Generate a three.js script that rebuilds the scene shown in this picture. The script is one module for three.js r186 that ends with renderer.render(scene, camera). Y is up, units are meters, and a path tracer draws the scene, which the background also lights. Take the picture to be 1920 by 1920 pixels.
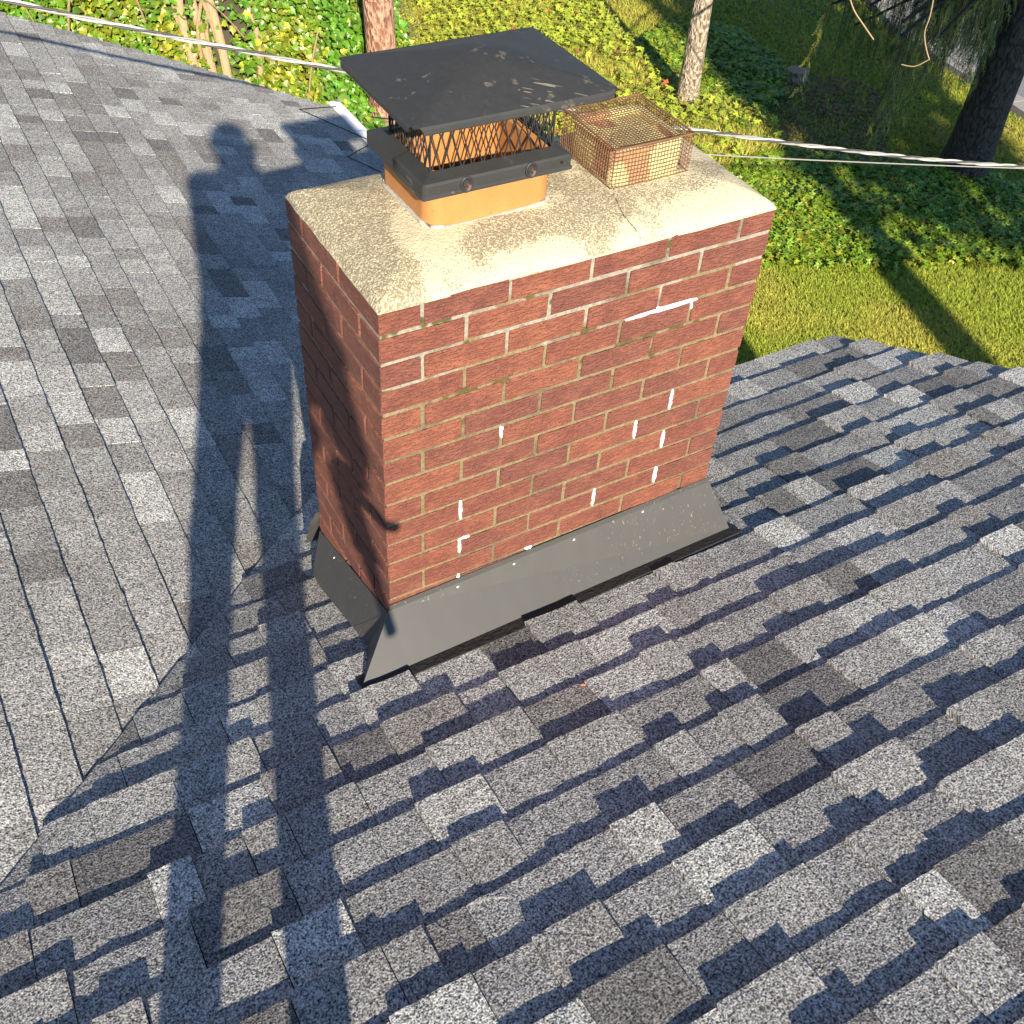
import * as THREE from 'three';
import { Sky } from 'three/addons/objects/Sky.js';
import { MarchingCubes } from 'three/addons/objects/MarchingCubes.js';
import { mergeGeometries, mergeVertices } from 'three/addons/utils/BufferGeometryUtils.js';

// ------------------------------------------------------------------ camera, sky, sun, exposure
const V = (x, y, z) => new THREE.Vector3(x, y, z);
const scene = new THREE.Scene();
const CAM = V(-0.66244, 1.2370, 1.56049);
const camera = new THREE.PerspectiveCamera(52.668, 1, 0.05, 400);
camera.position.copy(CAM);
camera.up.set(0.31628, 0.70025, -0.64001);
camera.lookAt(CAM.clone().add(V(0.381726, -0.711559, -0.589889)));
const SUN = V(0.248338, -0.44674, -0.859507);            // direction the sunlight travels
const renderer = new THREE.WebGLRenderer({ antialias: true });
renderer.toneMapping = THREE.LinearToneMapping;
renderer.toneMappingExposure = 2.3;
renderer.shadowMap.enabled = true;
const sky = new Sky(); sky.scale.setScalar(300); sky.name = 'sky'; sky.userData.kind = 'structure';
sky.material.uniforms.turbidity.value = 2.2;
sky.material.uniforms.rayleigh.value = 1.6;
sky.material.uniforms.mieCoefficient.value = 0.003;
sky.material.uniforms.mieDirectionalG.value = 0.8;
sky.material.uniforms.sunPosition.value.copy(SUN.clone().negate());
scene.add(sky);
scene.environmentIntensity = 0.125;
const sun = new THREE.DirectionalLight(new THREE.Color().setRGB(1.0, 0.88, 0.70), 5.0);
sun.name = 'sun'; sun.position.copy(SUN.clone().multiplyScalar(-40)); sun.target.position.set(0, 0, 0);
sun.castShadow = true; sun.shadow.mapSize.set(4096, 4096);
Object.assign(sun.shadow.camera, { left: -14, right: 14, top: 14, bottom: -14, near: 1, far: 90 });
sun.shadow.radius = 1;
scene.add(sun, sun.target);

// ------------------------------------------------------------------ helpers
function rng(seed) { let a = seed >>> 0; return () => { a |= 0; a = a + 0x6D2B79F5 | 0; let t = Math.imul(a ^ a >>> 15, 1 | a); t = t + Math.imul(t ^ t >>> 7, 61 | t) ^ t; return ((t ^ t >>> 14) >>> 0) / 4294967296; }; }
const R = rng(7);
const rr = (a, b, f = R) => a + (b - a) * f();
const clamp = (x, a = 0, b = 1) => Math.min(b, Math.max(a, x));
const sm = (a, b, x) => { const t = clamp((x - a) / (b - a)); return t * t * (3 - 2 * t); };
const lerp = (a, b, t) => a + (b - a) * t;
const hash = (x, y, s) => { let h = Math.imul(x, 374761393) ^ Math.imul(y, 668265263) ^ Math.imul(s, 1274126177); h = Math.imul(h ^ h >>> 13, 1274126177); return ((h ^ h >>> 16) >>> 0) / 4294967296; };
function noise(x, y, p, s) {           // value noise, period p cells
  const xi = Math.floor(x), yi = Math.floor(y), fx = x - xi, fy = y - yi, u = fx * fx * (3 - 2 * fx), v = fy * fy * (3 - 2 * fy);
  const w = (a) => ((a % p) + p) % p;
  const a = hash(w(xi), w(yi), s), b = hash(w(xi + 1), w(yi), s), c = hash(w(xi), w(yi + 1), s), d = hash(w(xi + 1), w(yi + 1), s);
  return lerp(lerp(a, b, u), lerp(c, d, u), v);
}
const fbm = (x, y, p, s, o = 4) => { let t = 0, a = 0.5, n = 0; for (let i = 0; i < o; i++) { t += a * noise(x, y, p, s + i); n += a; a /= 2; x *= 2; y *= 2; p *= 2; } return t / n; };
const toS = (c) => Math.round(255 * clamp(c <= 0.0031308 ? c * 12.92 : 1.055 * Math.pow(c, 1 / 2.4) - 0.055));
function tex(w, h, fn, data = false) {     // fn(u,v) -> linear [r,g,b] (or a height for data)
  const d = new Uint8Array(w * h * 4);
  for (let j = 0; j < h; j++) for (let i = 0; i < w; i++) {
    const c = fn(i / w, j / h, i, j), k = (j * w + i) * 4;
    if (data) { d[k] = d[k + 1] = d[k + 2] = Math.round(255 * clamp(c)); } else { d[k] = toS(c[0]); d[k + 1] = toS(c[1]); d[k + 2] = toS(c[2]); }
    d[k + 3] = 255;
  }
  const t = new THREE.DataTexture(d, w, h); t.wrapS = t.wrapT = THREE.RepeatWrapping; t.magFilter = THREE.LinearFilter; t.minFilter = THREE.LinearFilter;
  if (!data) t.colorSpace = THREE.SRGBColorSpace; t.needsUpdate = true; return t;
}
const lin = (r, g, b) => new THREE.Color().setRGB(r, g, b);
const mat = (o) => new THREE.MeshStandardMaterial({ side: THREE.DoubleSide, roughness: 0.9, ...o });
function mesh(name, geo, m, parent) { const o = new THREE.Mesh(geo, m); o.name = name; o.castShadow = o.receiveShadow = true; parent.add(o); return o; }
const taken = {};
const numbered = (n) => { const k = taken[n] = (taken[n] ?? -1) + 1; return k ? `${n}_${String(k).padStart(3, '0')}` : n; };
function tag(o, label, category, group, kind) { Object.assign(o.userData, label && { label }, category && { category }, group && { group }, kind && { kind }); return o; }
function thing(name, label, category, pos = V(0, 0, 0), group) { const g = new THREE.Group(); g.name = numbered(name); g.position.copy(pos); scene.add(g); return tag(g, label, category, group); }
// soup of triangles -> flat shaded geometry with uv in metres, laid on by the dominant axis
function soup(tris, uvScale = 1, off = [0, 0]) {
  const p = new Float32Array(tris.length * 3), uv = new Float32Array(tris.length * 2), a = V(), b = V();
  for (let i = 0; i < tris.length; i += 3) {
    a.subVectors(tris[i + 1], tris[i]); b.subVectors(tris[i + 2], tris[i]); a.cross(b);
    const ax = Math.abs(a.x), ay = Math.abs(a.y), az = Math.abs(a.z);
    for (let k = 0; k < 3; k++) {
      const q = tris[i + k]; p.set([q.x, q.y, q.z], (i + k) * 3);
      const u = ay >= ax && ay >= az ? [q.x, -q.z] : az >= ax ? [q.x, q.y] : [q.z, q.y];
      uv.set([u[0] / uvScale + off[0], u[1] / uvScale + off[1]], (i + k) * 2);
    }
  }
  const g = new THREE.BufferGeometry(); g.setAttribute('position', new THREE.BufferAttribute(p, 3)); g.setAttribute('uv', new THREE.BufferAttribute(uv, 2)); g.computeVertexNormals(); return g;
}
const quad = (a, b, c, d) => [a, b, c, a, c, d];
function boxTris(x0, x1, y0, y1, z0, z1) {
  const P = (i, j, k) => V(i ? x1 : x0, j ? y1 : y0, k ? z1 : z0);
  return [...quad(P(0, 0, 1), P(1, 0, 1), P(1, 1, 1), P(0, 1, 1)), ...quad(P(1, 0, 0), P(0, 0, 0), P(0, 1, 0), P(1, 1, 0)), ...quad(P(0, 0, 0), P(0, 0, 1), P(0, 1, 1), P(0, 1, 0)),
    ...quad(P(1, 0, 1), P(1, 0, 0), P(1, 1, 0), P(1, 1, 1)), ...quad(P(0, 1, 1), P(1, 1, 1), P(1, 1, 0), P(0, 1, 0)), ...quad(P(0, 0, 0), P(1, 0, 0), P(1, 0, 1), P(0, 0, 1))];
}
function slab(pts, n, t) {     // flat polygon pts (fan), thickened by t along -n
  const o = [], q = pts.map((p) => p.clone().addScaledVector(n, -t)), N = pts.length;
  for (let i = 1; i < N - 1; i++) { o.push(pts[0], pts[i], pts[i + 1], q[0], q[i + 1], q[i]); }
  for (let i = 0; i < N; i++) { const j = (i + 1) % N; o.push(...quad(pts[i], q[i], q[j], pts[j])); }
  return o;
}
function stick(a, b, r0, r1 = r0, n = 4, up) {   // thin prism from a to b
  const d = V().subVectors(b, a).normalize(), x = V().crossVectors(Math.abs(d.y) > 0.9 ? V(1, 0, 0) : V(0, 1, 0), d).normalize(), y = V().crossVectors(d, x), o = [];
  const ring = (c, r) => Array.from({ length: n }, (_, i) => c.clone().addScaledVector(x, r * Math.cos(i / n * 6.2832 + 0.785)).addScaledVector(y, r * Math.sin(i / n * 6.2832 + 0.785)));
  const A = ring(a, r0), B = ring(b, r1);
  for (let i = 0; i < n; i++) { const j = (i + 1) % n; o.push(...quad(A[i], A[j], B[j], B[i])); }
  return o;
}
function tube(pts, radius, seg = 40, rad = 8) { return new THREE.TubeGeometry(new THREE.CatmullRomCurve3(pts), seg, radius, rad); }
function scatter(name, geo, m, items, parent, label, category) {
  const im = new THREE.InstancedMesh(geo, m, items.length), M4 = new THREE.Matrix4(); im.name = name;
  items.forEach((it, i) => { M4.compose(it.p, it.q, it.s); im.setMatrixAt(i, M4); im.setColorAt(i, it.c); });
  im.castShadow = im.receiveShadow = true; parent.add(im); tag(im, label, category, null, 'stuff'); return im;
}
const Q = (e) => new THREE.Quaternion().setFromEuler(e);
const face = (n, spin) => new THREE.Quaternion().setFromUnitVectors(V(0, 1, 0), n).multiply(new THREE.Quaternion().setFromAxisAngle(V(0, 1, 0), spin));

// ------------------------------------------------------------------ roof planes
const GROUND = -4.2;
const S1 = 0.32, A1 = -0.998, S2 = 0.33, A2 = -1.25;
const L1 = Math.hypot(1, S1), L2 = Math.hypot(1, S2);
const planeR = { o: V(0, A1, 0), U: V(1, 0, 0), D: V(0, -S1 / L1, -1 / L1), N: V(0, 1 / L1, -S1 / L1) };     // slopes down towards -z
const planeL = { o: V(0, A2 - 0.010, 0), U: V(0, 0, 1), D: V(1 / L2, -S2 / L2, 0), N: V(S2 / L2, 1 / L2, 0) };     // slopes down towards +x
const at = (P, u, v, h = 0) => P.o.clone().addScaledVector(P.U, u).addScaledVector(P.D, v).addScaledVector(P.N, h);
const yR = (z) => A1 + S1 * z, yL = (x) => A2 - S2 * x;
const vR = (z) => -z * L1, vL = (x) => x * L2;                 // down-slope distance of a z (right) or an x (left)
const VA = (A1 - A2) / S1, VB = S2 / S1;                         // valley: z = -VA - VB x

// ------------------------------------------------------------------ textures and materials
const grainV = new Float32Array(1024 * 1024);
{ const f = rng(11); const raw = new Float32Array(1024 * 1024);
  for (let i = 0; i < raw.length; i++) { const r = f(); raw[i] = r < 0.3 ? 0.12 + 0.2 * f() : r < 0.72 ? 0.38 + 0.25 * f() : 0.75 + 0.25 * f(); }
  for (let j = 0; j < 1024; j++) for (let i = 0; i < 1024; i++) { const g = (a, b) => raw[((j + b) & 1023) * 1024 + ((i + a) & 1023)]; grainV[j * 1024 + i] = 0.4 * g(0, 0) + 0.15 * (g(1, 0) + g(-1, 0) + g(0, 1) + g(0, -1)); } }
const GRAIN = 1.5;   // metres of roof covered by the granule texture
const tGrain = tex(1024, 1024, (u, v, i, j) => { const g = clamp(0.56 + (grainV[j * 1024 + i] - 0.52) * 2.0), big = 0.86 + 0.28 * fbm(u * 22, v * 22, 22, 3, 3), k = hash(i >> 1, j >> 1, 5); const c = clamp(Math.pow(g, 1.35) * big * 0.85, 0.02, 1); return [c * (k < 0.14 ? 1.12 : 1), c, c * (k > 0.86 ? 1.14 : 0.98)]; });
const tGrainB = tex(1024, 1024, (u, v, i, j) => grainV[j * 1024 + i], true);
const shingleTones = [[0.31, 0.312, 0.298], [0.262, 0.262, 0.25], [0.43, 0.438, 0.412], [0.168, 0.166, 0.16], [0.225, 0.218, 0.205], [0.37, 0.372, 0.352]];
const shingleMats = shingleTones.map((c) => mat({ color: lin(c[0] / 0.46, c[1] / 0.46, c[2] / 0.46), map: tGrain, bumpMap: tGrainB, bumpScale: 0.0021, roughness: 0.95 }));
const mDeck = mat({ color: lin(0.02, 0.02, 0.021) });

const tBrickB = tex(512, 512, (u, v) => { const s = fbm(u * 30, v * 150, 1e6, 21, 2), p = fbm(u * 150, v * 150, 150, 31, 2); return 0.3 + 0.6 * sm(0.3, 0.66, s) + 0.3 * (p - 0.5) - 0.35 * sm(0.62, 0.74, p); }, true);
const brickCol = (cr, cg, cb, seed) => tex(512, 512, (u, v) => { const s = fbm(u * 30, v * 150, 1e6, 21, 2), b = fbm(u * 9, v * 9, 9, seed, 4), f = fbm(u * 170, v * 170, 170, seed + 9, 2), pit = sm(0.62, 0.72, f) * 0.5, k = (0.72 + 0.5 * b) * (0.72 + 0.56 * s) * (1 - pit) * (0.8 + 0.4 * f); return [cr * k, cg * k * (0.92 + 0.16 * b), cb * k]; });
const brickMats = [[0.19, 0.061, 0.037, 41], [0.176, 0.056, 0.035, 42], [0.203, 0.066, 0.038, 43], [0.165, 0.055, 0.036, 44]].map((c) => mat({ map: brickCol(...c), bumpMap: tBrickB, bumpScale: 0.003, roughness: 0.93 }));
const tSandB = tex(512, 512, (u, v) => 0.25 + 0.75 * fbm(u * 128, v * 128, 128, 51, 3), true);
// mortar on the front: lime white in the top joints, moss and grey lower down, as stains with an outline
const tMortar = tex(1024, 1024, (u, v) => { const y = 0.07 - (1 - v) * 1.33, x = u * 1.016, f = fbm(u * 200, v * 250, 1e6, 61, 3), b = fbm(u * 14, v * 17, 1e6, 63, 3);
  let c = [0.175, 0.135, 0.072]; const white = sm(0.5, 0.62, b + 0.22 * sm(-0.17, 0.0, y) - 0.14 * sm(-0.1, -0.3, y)) * (y > -0.15 ? 0.8 : 0.1); c = c.map((k, i) => lerp(k, [0.27, 0.25, 0.205][i], white));
  const grey = sm(0.56, 0.68, fbm(u * 9 + 4, v * 11, 1e6, 67, 3)); c = c.map((k, i) => lerp(k, [0.1, 0.085, 0.052][i], grey * 0.7)); const m = sm(0.68, 0.74, fbm(u * 20, v * 24 + 3, 1e6, 71, 3)) * (y > -0.3 ? 1 : 0.3); c = c.map((k, i) => lerp(k, [0.07, 0.07, 0.02][i], m)); return c.map((k) => k * (0.55 + 0.85 * f)); });
const mMortar = mat({ map: tMortar, bumpMap: tSandB, bumpScale: 0.002, roughness: 1 });
const tCrown = tex(1400, 700, (u, v) => {    // u along x, v from back (0) to front (1)
  const x = u * 1.016, z = (v - 1) * 0.508, f = fbm(u * 300, v * 150, 1e6, 81, 2), p = fbm(u * 6 + 1, v * 3 + 2, 1e6, 83, 5), g = 0.5 * noise(u * 420, v * 210, 1e6, 85) + 0.5 * noise(u * 700, v * 350, 1e6, 86);
  const dirt = clamp(0.1 + 1.0 * sm(0.4, 0.66, p + 0.2 * sm(0.24, 0.02, x) * sm(-0.03, -0.25, z) + 0.13 * sm(0.07, 0.0, Math.abs(x - 0.42) - 0.14) * sm(-0.02, -0.09, z) - 0.1 * sm(-0.1, 0, z)));
  const spk = sm(0.74 - 0.36 * dirt, 0.84 - 0.36 * dirt, g);
  let c = [0.52, 0.45, 0.295].map((k) => k * (0.86 + 0.26 * f)); c = c.map((k, i) => lerp(k, [0.17, 0.135, 0.085][i], spk * 0.85));
  const crack = (pts) => { let m = 9; for (let i = 0; i + 1 < pts.length; i++) { const [ax, az] = pts[i], [bx, bz] = pts[i + 1], t = clamp(((x - ax) * (bx - ax) + (z - az) * (bz - az)) / ((bx - ax) ** 2 + (bz - az) ** 2)); m = Math.min(m, Math.hypot(x - ax - t * (bx - ax) + 0.006 * (fbm(u * 90, v * 45, 1e6, 87, 2) - 0.5), z - az - t * (bz - az) + 0.01 * (fbm(u * 60, v * 60, 1e6, 88, 2) - 0.5))); } return m; };
  const d1 = crack([[0.645, -0.16], [0.625, -0.11], [0.615, -0.06], [0.625, 0]]), d2 = crack([[0.745, -0.15], [0.75, -0.1], [0.77, -0.05]]), d3 = crack([[0.3, -0.15], [0.3, -0.1], [0.325, 0]]);
  const ck = Math.max(sm(0.0026, 0.0008, d1), sm(0.0018, 0.0004, d2), 0.5 * sm(0.0016, 0.0004, d3)); c = c.map((k) => k * (1 - 0.85 * ck)); return c; });
const tCrownB = tex(768, 384, (u, v) => 0.8 * fbm(u * 300, v * 150, 1e6, 91, 2) + 0.2 * fbm(u * 40, v * 20, 1e6, 93, 2), true);
const mCrown = mat({ map: tCrown, bumpMap: tCrownB, bumpScale: 0.0022, roughness: 1 });
const tClay = tex(512, 512, (u, v) => { const f = fbm(u * 9, v * 9, 9, 101, 5), g = fbm(u * 120, v * 120, 120, 103, 2), s = 0.5 * sm(0.74, 0.8, g); return [0.42 * (0.86 + 0.28 * f) * (1 - 0.4 * s), 0.178 * (0.82 + 0.34 * f) * (1 - 0.4 * s), 0.05 * (0.75 + 0.5 * f) * (1 - 0.4 * s)]; });
const mClay = mat({ map: tClay, roughness: 0.75 });
const tCream = tex(512, 512, (u, v) => { const f = fbm(u * 7, v * 7, 7, 111, 5), g = fbm(u * 90, v * 90, 90, 113, 2), m = sm(0.58, 0.64, f) * 0.85; return [lerp(0.62, 0.36, m), lerp(0.55, 0.17, m), lerp(0.25, 0.09, m)].map((k) => k * (0.75 + 0.5 * g)); });
const mCream = mat({ map: tCream, bumpMap: tSandB, bumpScale: 0.003, roughness: 0.95 });
const tPaint = tex(1024, 1024, (u, v) => { // black powder coat with dust and scratches
  const g = hash(Math.floor(u * 1024), Math.floor(v * 1024), 121), cl = fbm(u * 26, v * 26, 26, 123, 4), dust = sm(0.7, 0.82, cl) * (g < 0.38 ? 1 : 0.1), w = 0.026 + 0.008 * fbm(u * 60, v * 60, 60, 127, 2);
  const scr = sm(0.735, 0.76, fbm(u * 10 + v * 6, v * 120 - u * 60, 1e6, 129, 2)) * sm(0.6, 0.7, fbm(u * 5, v * 5, 5, 131, 3)); const k = clamp(dust * 0.5 + scr * 0.5); return [lerp(w, 0.34, k), lerp(w, 0.28, k), lerp(w * 0.97, 0.21, k)]; });
const mBlack = new THREE.MeshPhysicalMaterial({ side: THREE.DoubleSide, map: tPaint, roughness: 0.5, metalness: 0 });
const mBlackPlain = mat({ color: lin(0.022, 0.022, 0.023), roughness: 0.5 });
const tFlash = tex(1024, 512, (u, v) => { const g = fbm(u * 40, v * 20, 1e6, 141, 3), s = sm(0.9, 0.94, noise(u * 330, v * 165, 1e6, 143)) * sm(0.45, 0.6, fbm(u * 5, v * 3, 1e6, 145, 2)); return [lerp(0.066, 0.2, s), lerp(0.065, 0.19, s), lerp(0.062, 0.16, s)].map((k) => k * (0.93 + 0.14 * g)); });
const mFlash = mat({ map: tFlash, roughness: 0.48, metalness: 0.1 });
const mTar = mat({ color: lin(0.02, 0.018, 0.017), roughness: 0.7, bumpMap: tSandB, bumpScale: 0.004 });
const mCaulk = mat({ color: lin(0.85, 0.86, 0.88), roughness: 0.5 });
const tRust = tex(256, 256, (u, v) => { const f = fbm(u * 16, v * 16, 16, 151, 4); return [0.1 + 0.13 * f, 0.05 + 0.06 * f, 0.027 + 0.03 * f]; });
const mRust = mat({ map: tRust, roughness: 0.85, metalness: 0.2 });
const mWhite = mat({ color: lin(0.75, 0.75, 0.73), roughness: 0.5 });
const barkTex = (a, b, seed) => [tex(512, 512, (u, v) => { const f = fbm(u * 64, v * 15, 1e6, seed, 3), k = sm(0.2, 0.8, f); return a.map((c, i) => lerp(c, b[i], k)); }), tex(512, 512, (u, v) => fbm(u * 64, v * 15, 1e6, seed, 3), true)];
const barkMat = (a, b, seed) => { const [m, bm] = barkTex(a, b, seed); return mat({ map: m, bumpMap: bm, bumpScale: 0.03, roughness: 1 }); };
const mBarkRed = barkMat([0.16, 0.075, 0.045], [0.46, 0.26, 0.17], 161), mBarkGrey = barkMat([0.1, 0.075, 0.05], [0.42, 0.34, 0.25], 165), mBarkDark = barkMat([0.018, 0.014, 0.01], [0.075, 0.058, 0.042], 169);
const leafMat = (rough = 0.6, tr = 0.3) => new THREE.MeshPhysicalMaterial({ side: THREE.DoubleSide, color: 0xffffff, roughness: rough, transmission: tr, thickness: 0 });

// ------------------------------------------------------------------ ground, drive
const tGround = tex(1024, 1024, (u, v) => { const a = fbm(u * 12, v * 12, 12, 181, 5), b = fbm(u * 160, v * 160, 160, 183, 3), d = sm(0.5, 0.68, fbm(u * 7, v * 7, 7, 187, 4)); return [lerp(0.09, 0.15, d), lerp(0.11, 0.115, d), lerp(0.02, 0.04, d)].map((k) => k * (0.5 + 0.7 * a + 0.5 * (b - 0.3))); });
const tGroundB = tex(512, 512, (u, v) => fbm(u * 120, v * 120, 120, 189, 3), true);
{ const g = new THREE.PlaneGeometry(300, 300); g.rotateX(-Math.PI / 2); g.translate(0, GROUND, 0);
  const uv = g.attributes.uv, p = g.attributes.position; for (let i = 0; i < uv.count; i++) uv.setXY(i, p.getX(i) / 7, p.getZ(i) / 7);
  tag(mesh('ground', g, mat({ map: tGround, bumpMap: tGroundB, bumpScale: 0.04, roughness: 1 }), scene), 'lawn and bare soil of the yard below the roof', 'ground', null, 'structure'); }
const edge = [[13.9, -12.3], [12.47, -9.85], [11.94, -8.64], [11.81, -7.71], [11.62, -6.37], [11.3, -4.6], [10.9, -1]];
{ const y = GROUND + 0.02, t = []; for (let i = 0; i + 1 < edge.length; i++) t.push(...quad(V(edge[i][0], y, edge[i][1]), V(edge[i + 1][0], y, edge[i + 1][1]), V(edge[i + 1][0] + 26, y, edge[i + 1][1] - 6), V(edge[i][0] + 26, y, edge[i][1] - 6)));
  const tA = tex(512, 512, (u, v) => { const f = fbm(u * 180, v * 180, 180, 191, 2), b = fbm(u * 6, v * 6, 6, 193, 4); return [0.16, 0.158, 0.165].map((k) => k * (0.6 + 0.5 * f + 0.35 * b)); });
  tag(mesh('driveway', soup(t, 3), mat({ map: tA, roughness: 0.95 }), scene), 'pale grey asphalt driveway beyond the dark conifer trunk', 'driveway', null, 'structure');
  const k = thing('kerb', 'low grey concrete kerb along the edge of the driveway', 'kerb'); k.userData.kind = 'structure'; delete k.userData.category;
  const mk = mat({ color: lin(0.26, 0.245, 0.23), bumpMap: tSandB, bumpScale: 0.004 });
  for (let i = 0; i + 1 < edge.length; i++) { const a = V(edge[i][0], 0, edge[i][1]), b = V(edge[i + 1][0], 0, edge[i + 1][1]), n = Math.max(1, Math.round(a.distanceTo(b) / 0.9));
    for (let j = 0; j < n; j++) { const p = a.clone().lerp(b, j / n), q = a.clone().lerp(b, (j + 1) / n - 0.012), w = V(0.14, 0, 0.02); const top = GROUND + 0.1;
      mesh('kerb_stone', soup(slab([p.clone().sub(w).setY(top), q.clone().sub(w).setY(top), q.clone().add(w).setY(top), p.clone().add(w).setY(top)], V(0, 1, 0), 0.14), 1), mk, k); } } }

// ------------------------------------------------------------------ the house: walls, two shingled slopes, back slopes
const house = thing('house', 'house with grey laminated shingle roof slopes meeting in a valley beside the chimney', 'house');
const mSiding = mat({ color: lin(0.55, 0.53, 0.48), roughness: 0.8 });
const RIDGE_Z = 2.5, RIDGE_X = -3.19;
{ const wall = (pts, n) => mesh('wall', soup(slab(pts, n, 0.15)), mSiding, house), g = GROUND - 0.05;
  wall([V(2.2, g, -0.5), V(2.2, g, 5.4), V(2.2, yR(2.5) - 0.98, 5.4), V(2.2, yR(2.5) - 0.12, 2.5), V(2.2, yR(-0.5) - 0.12, -0.5)].reverse(), V(1, 0, 0));
  wall([V(1.55, g, -0.55), V(2.19, g, -0.55), V(2.19, yR(-0.55) - 0.12, -0.55), V(1.55, yR(-0.55) - 0.12, -0.55)].reverse(), V(0, 0, -1));
  wall([V(1.5, g, -4.75), V(1.5, g, -0.71), V(1.5, yL(1.5) - 0.12, -0.71), V(1.5, yL(1.5) - 0.12, -4.75)].reverse(), V(1, 0, 0));
  wall([V(-7, g, -4.8), V(1.49, g, -4.8), V(1.49, yL(1.5) - 0.12, -4.8), V(RIDGE_X, yL(RIDGE_X) - 0.12, -4.8), V(-7, yL(RIDGE_X) - 1.3, -4.8)].reverse(), V(0, 0, -1));
  const bs = (pts, n) => mesh('back_slope', soup(slab(pts, n, 0.08), 1.5), shingleMats[1], house);
  bs([V(-7.2, yR(2.5) - 1.2, 6), V(2.6, yR(2.5) - 1.2, 6), V(3.3, yR(2.5) - 0.03, RIDGE_Z), V(RIDGE_X, yR(2.5) - 0.03, RIDGE_Z)], V(0, 1, 0.33).normalize());
  bs([V(-7.2, yL(RIDGE_X) - 1.3, -5.6), V(-7.2, yL(RIDGE_X) - 1.3, 6), V(RIDGE_X, yL(RIDGE_X) - 0.03, RIDGE_Z), V(RIDGE_X, yL(RIDGE_X) - 0.03, -5.6)], V(-0.33, 1, 0).normalize()); }
const deckR = mesh('roof_slope', soup(slab([V(RIDGE_X, 0, RIDGE_Z), V(3.25, 0, RIDGE_Z), V(2.60, 0, -0.1), V(2.35, 0, -0.79), V(1.78, 0, -0.79), V(1.78, 0, -VA - VB * 1.78)].map((p) => p.setY(yR(p.z) - 0.006)), planeR.N, 0.1)), mDeck, house);
deckR.userData.label = 'shingled slope in front of the chimney, its courses casting long shadows';
const rake = [[-3.2, -5.62], [-0.6, -5.6], [-0.01, -5.53], [0.32, -5.46], [0.94, -5.18], [1.34, -5.04], [1.79, -4.82]];   // far edge of the left slope
const deckL = mesh('roof_slope', soup(slab([V(RIDGE_X, 0, RIDGE_Z), V(1.79, 0, -VA - VB * 1.79), V(1.79, 0, -4.82), V(0.32, 0, -5.46), V(RIDGE_X, 0, -5.62)].map((p) => p.setY(yL(p.x) - 0.024)), planeL.N, 0.1)), mDeck, house);
deckL.userData.label = 'paler sunlit shingled slope left of the chimney with a white gutter';

function clip(poly, fn) {   // keep fn >= 0
  const out = [];
  for (let i = 0; i < poly.length; i++) { const a = poly[i], b = poly[(i + 1) % poly.length], fa = fn(a), fb = fn(b); if (fa >= 0) out.push(a); if ((fa < 0) !== (fb < 0)) { const t = fa / (fa - fb); out.push([lerp(a[0], b[0], t), lerp(a[1], b[1], t)]); } }
  return out;
}
// one shingle tab: a plate whose lower edge (v = vb) stands T proud, running up under the course above
function tab(P, u0, u1, vb, E, T, f, clips, skirt = 0.004) {
  const n = 6, butt = [];
  for (let i = 0; i <= n; i++) butt.push([lerp(u0, u1, i / n), vb + (i === 0 || i === n ? 0 : rr(-0.0016, 0.0016, f))]);
  const hj = butt.map(() => rr(-0.0011, 0.0011, f)), tl = rr(-0.0012, 0.0012, f);
  let poly = [[u1, vb - E - 0.022], [u0, vb - E - 0.022], ...butt];
  for (const c of clips) { poly = clip(poly, c); if (poly.length < 3) return null; }
  let ar = 0; for (let i = 0; i < poly.length; i++) { const a = poly[i], b = poly[(i + 1) % poly.length]; ar += a[0] * b[1] - a[1] * b[0]; } if (Math.abs(ar) < 3e-4) return null;
  const h = ([u, v]) => { const t = (v - (vb - E)) / E, k = clamp((u - u0) / (u1 - u0)) * n, j = Math.min(n - 1, Math.floor(k)); return 0.0004 + t * (T + tl * (k / n - 0.5)) + (t > 0.5 ? (t - 0.5) * 2 * lerp(hj[j], hj[j + 1], k - j) : 0); };
  const ou = f(), ov = f(), pos = [], uv = [], idx = [];
  const put = (q, hh) => { const p = at(P, q[0], q[1], hh); pos.push(p.x, p.y, p.z); uv.push((q[0] + (hh < 0 ? 0.008 : 0)) / GRAIN + ou, (q[1] + (hh < 0 ? 0.012 : 0)) / GRAIN + ov); return pos.length / 3 - 1; };
  const c = poly.reduce((s, q) => [s[0] + q[0] / poly.length, s[1] + q[1] / poly.length], [0, 0]);
  const ic = put(c, h(c)), it = poly.map((q) => put(q, h(q))), N = poly.length;
  for (let i = 0; i < N; i++) idx.push(ic, it[i], it[(i + 1) % N]);
  const a0 = ar > 0; if (!a0) for (let i = 0; i < idx.length; i += 3) [idx[i + 1], idx[i + 2]] = [idx[i + 2], idx[i + 1]];
  const top = poly.map((q) => put(q, h(q))), bot = poly.map((q) => put([q[0], q[1] + 0.0015], -skirt));
  for (let i = 0; i < N; i++) { const j = (i + 1) % N; if (poly[i][1] < vb - E - 0.02 && poly[j][1] < vb - E - 0.02) continue; a0 ? idx.push(top[i], bot[i], bot[j], top[i], bot[j], top[j]) : idx.push(top[i], bot[j], bot[i], top[i], top[j], bot[j]); }
  const g = new THREE.BufferGeometry(); g.setAttribute('position', new THREE.Float32BufferAttribute(pos, 3)); g.setAttribute('uv', new THREE.Float32BufferAttribute(uv, 2)); g.setIndex(idx); const o = g.toNonIndexed(); o.computeVertexNormals();
  return { g: o, c: at(P, c[0], c[1]) };
}
const FWD = V(0.381726, -0.711559, -0.589889), CUP = V(0.31628, 0.70025, -0.64001), CRT = V().crossVectors(FWD, CUP);
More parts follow.
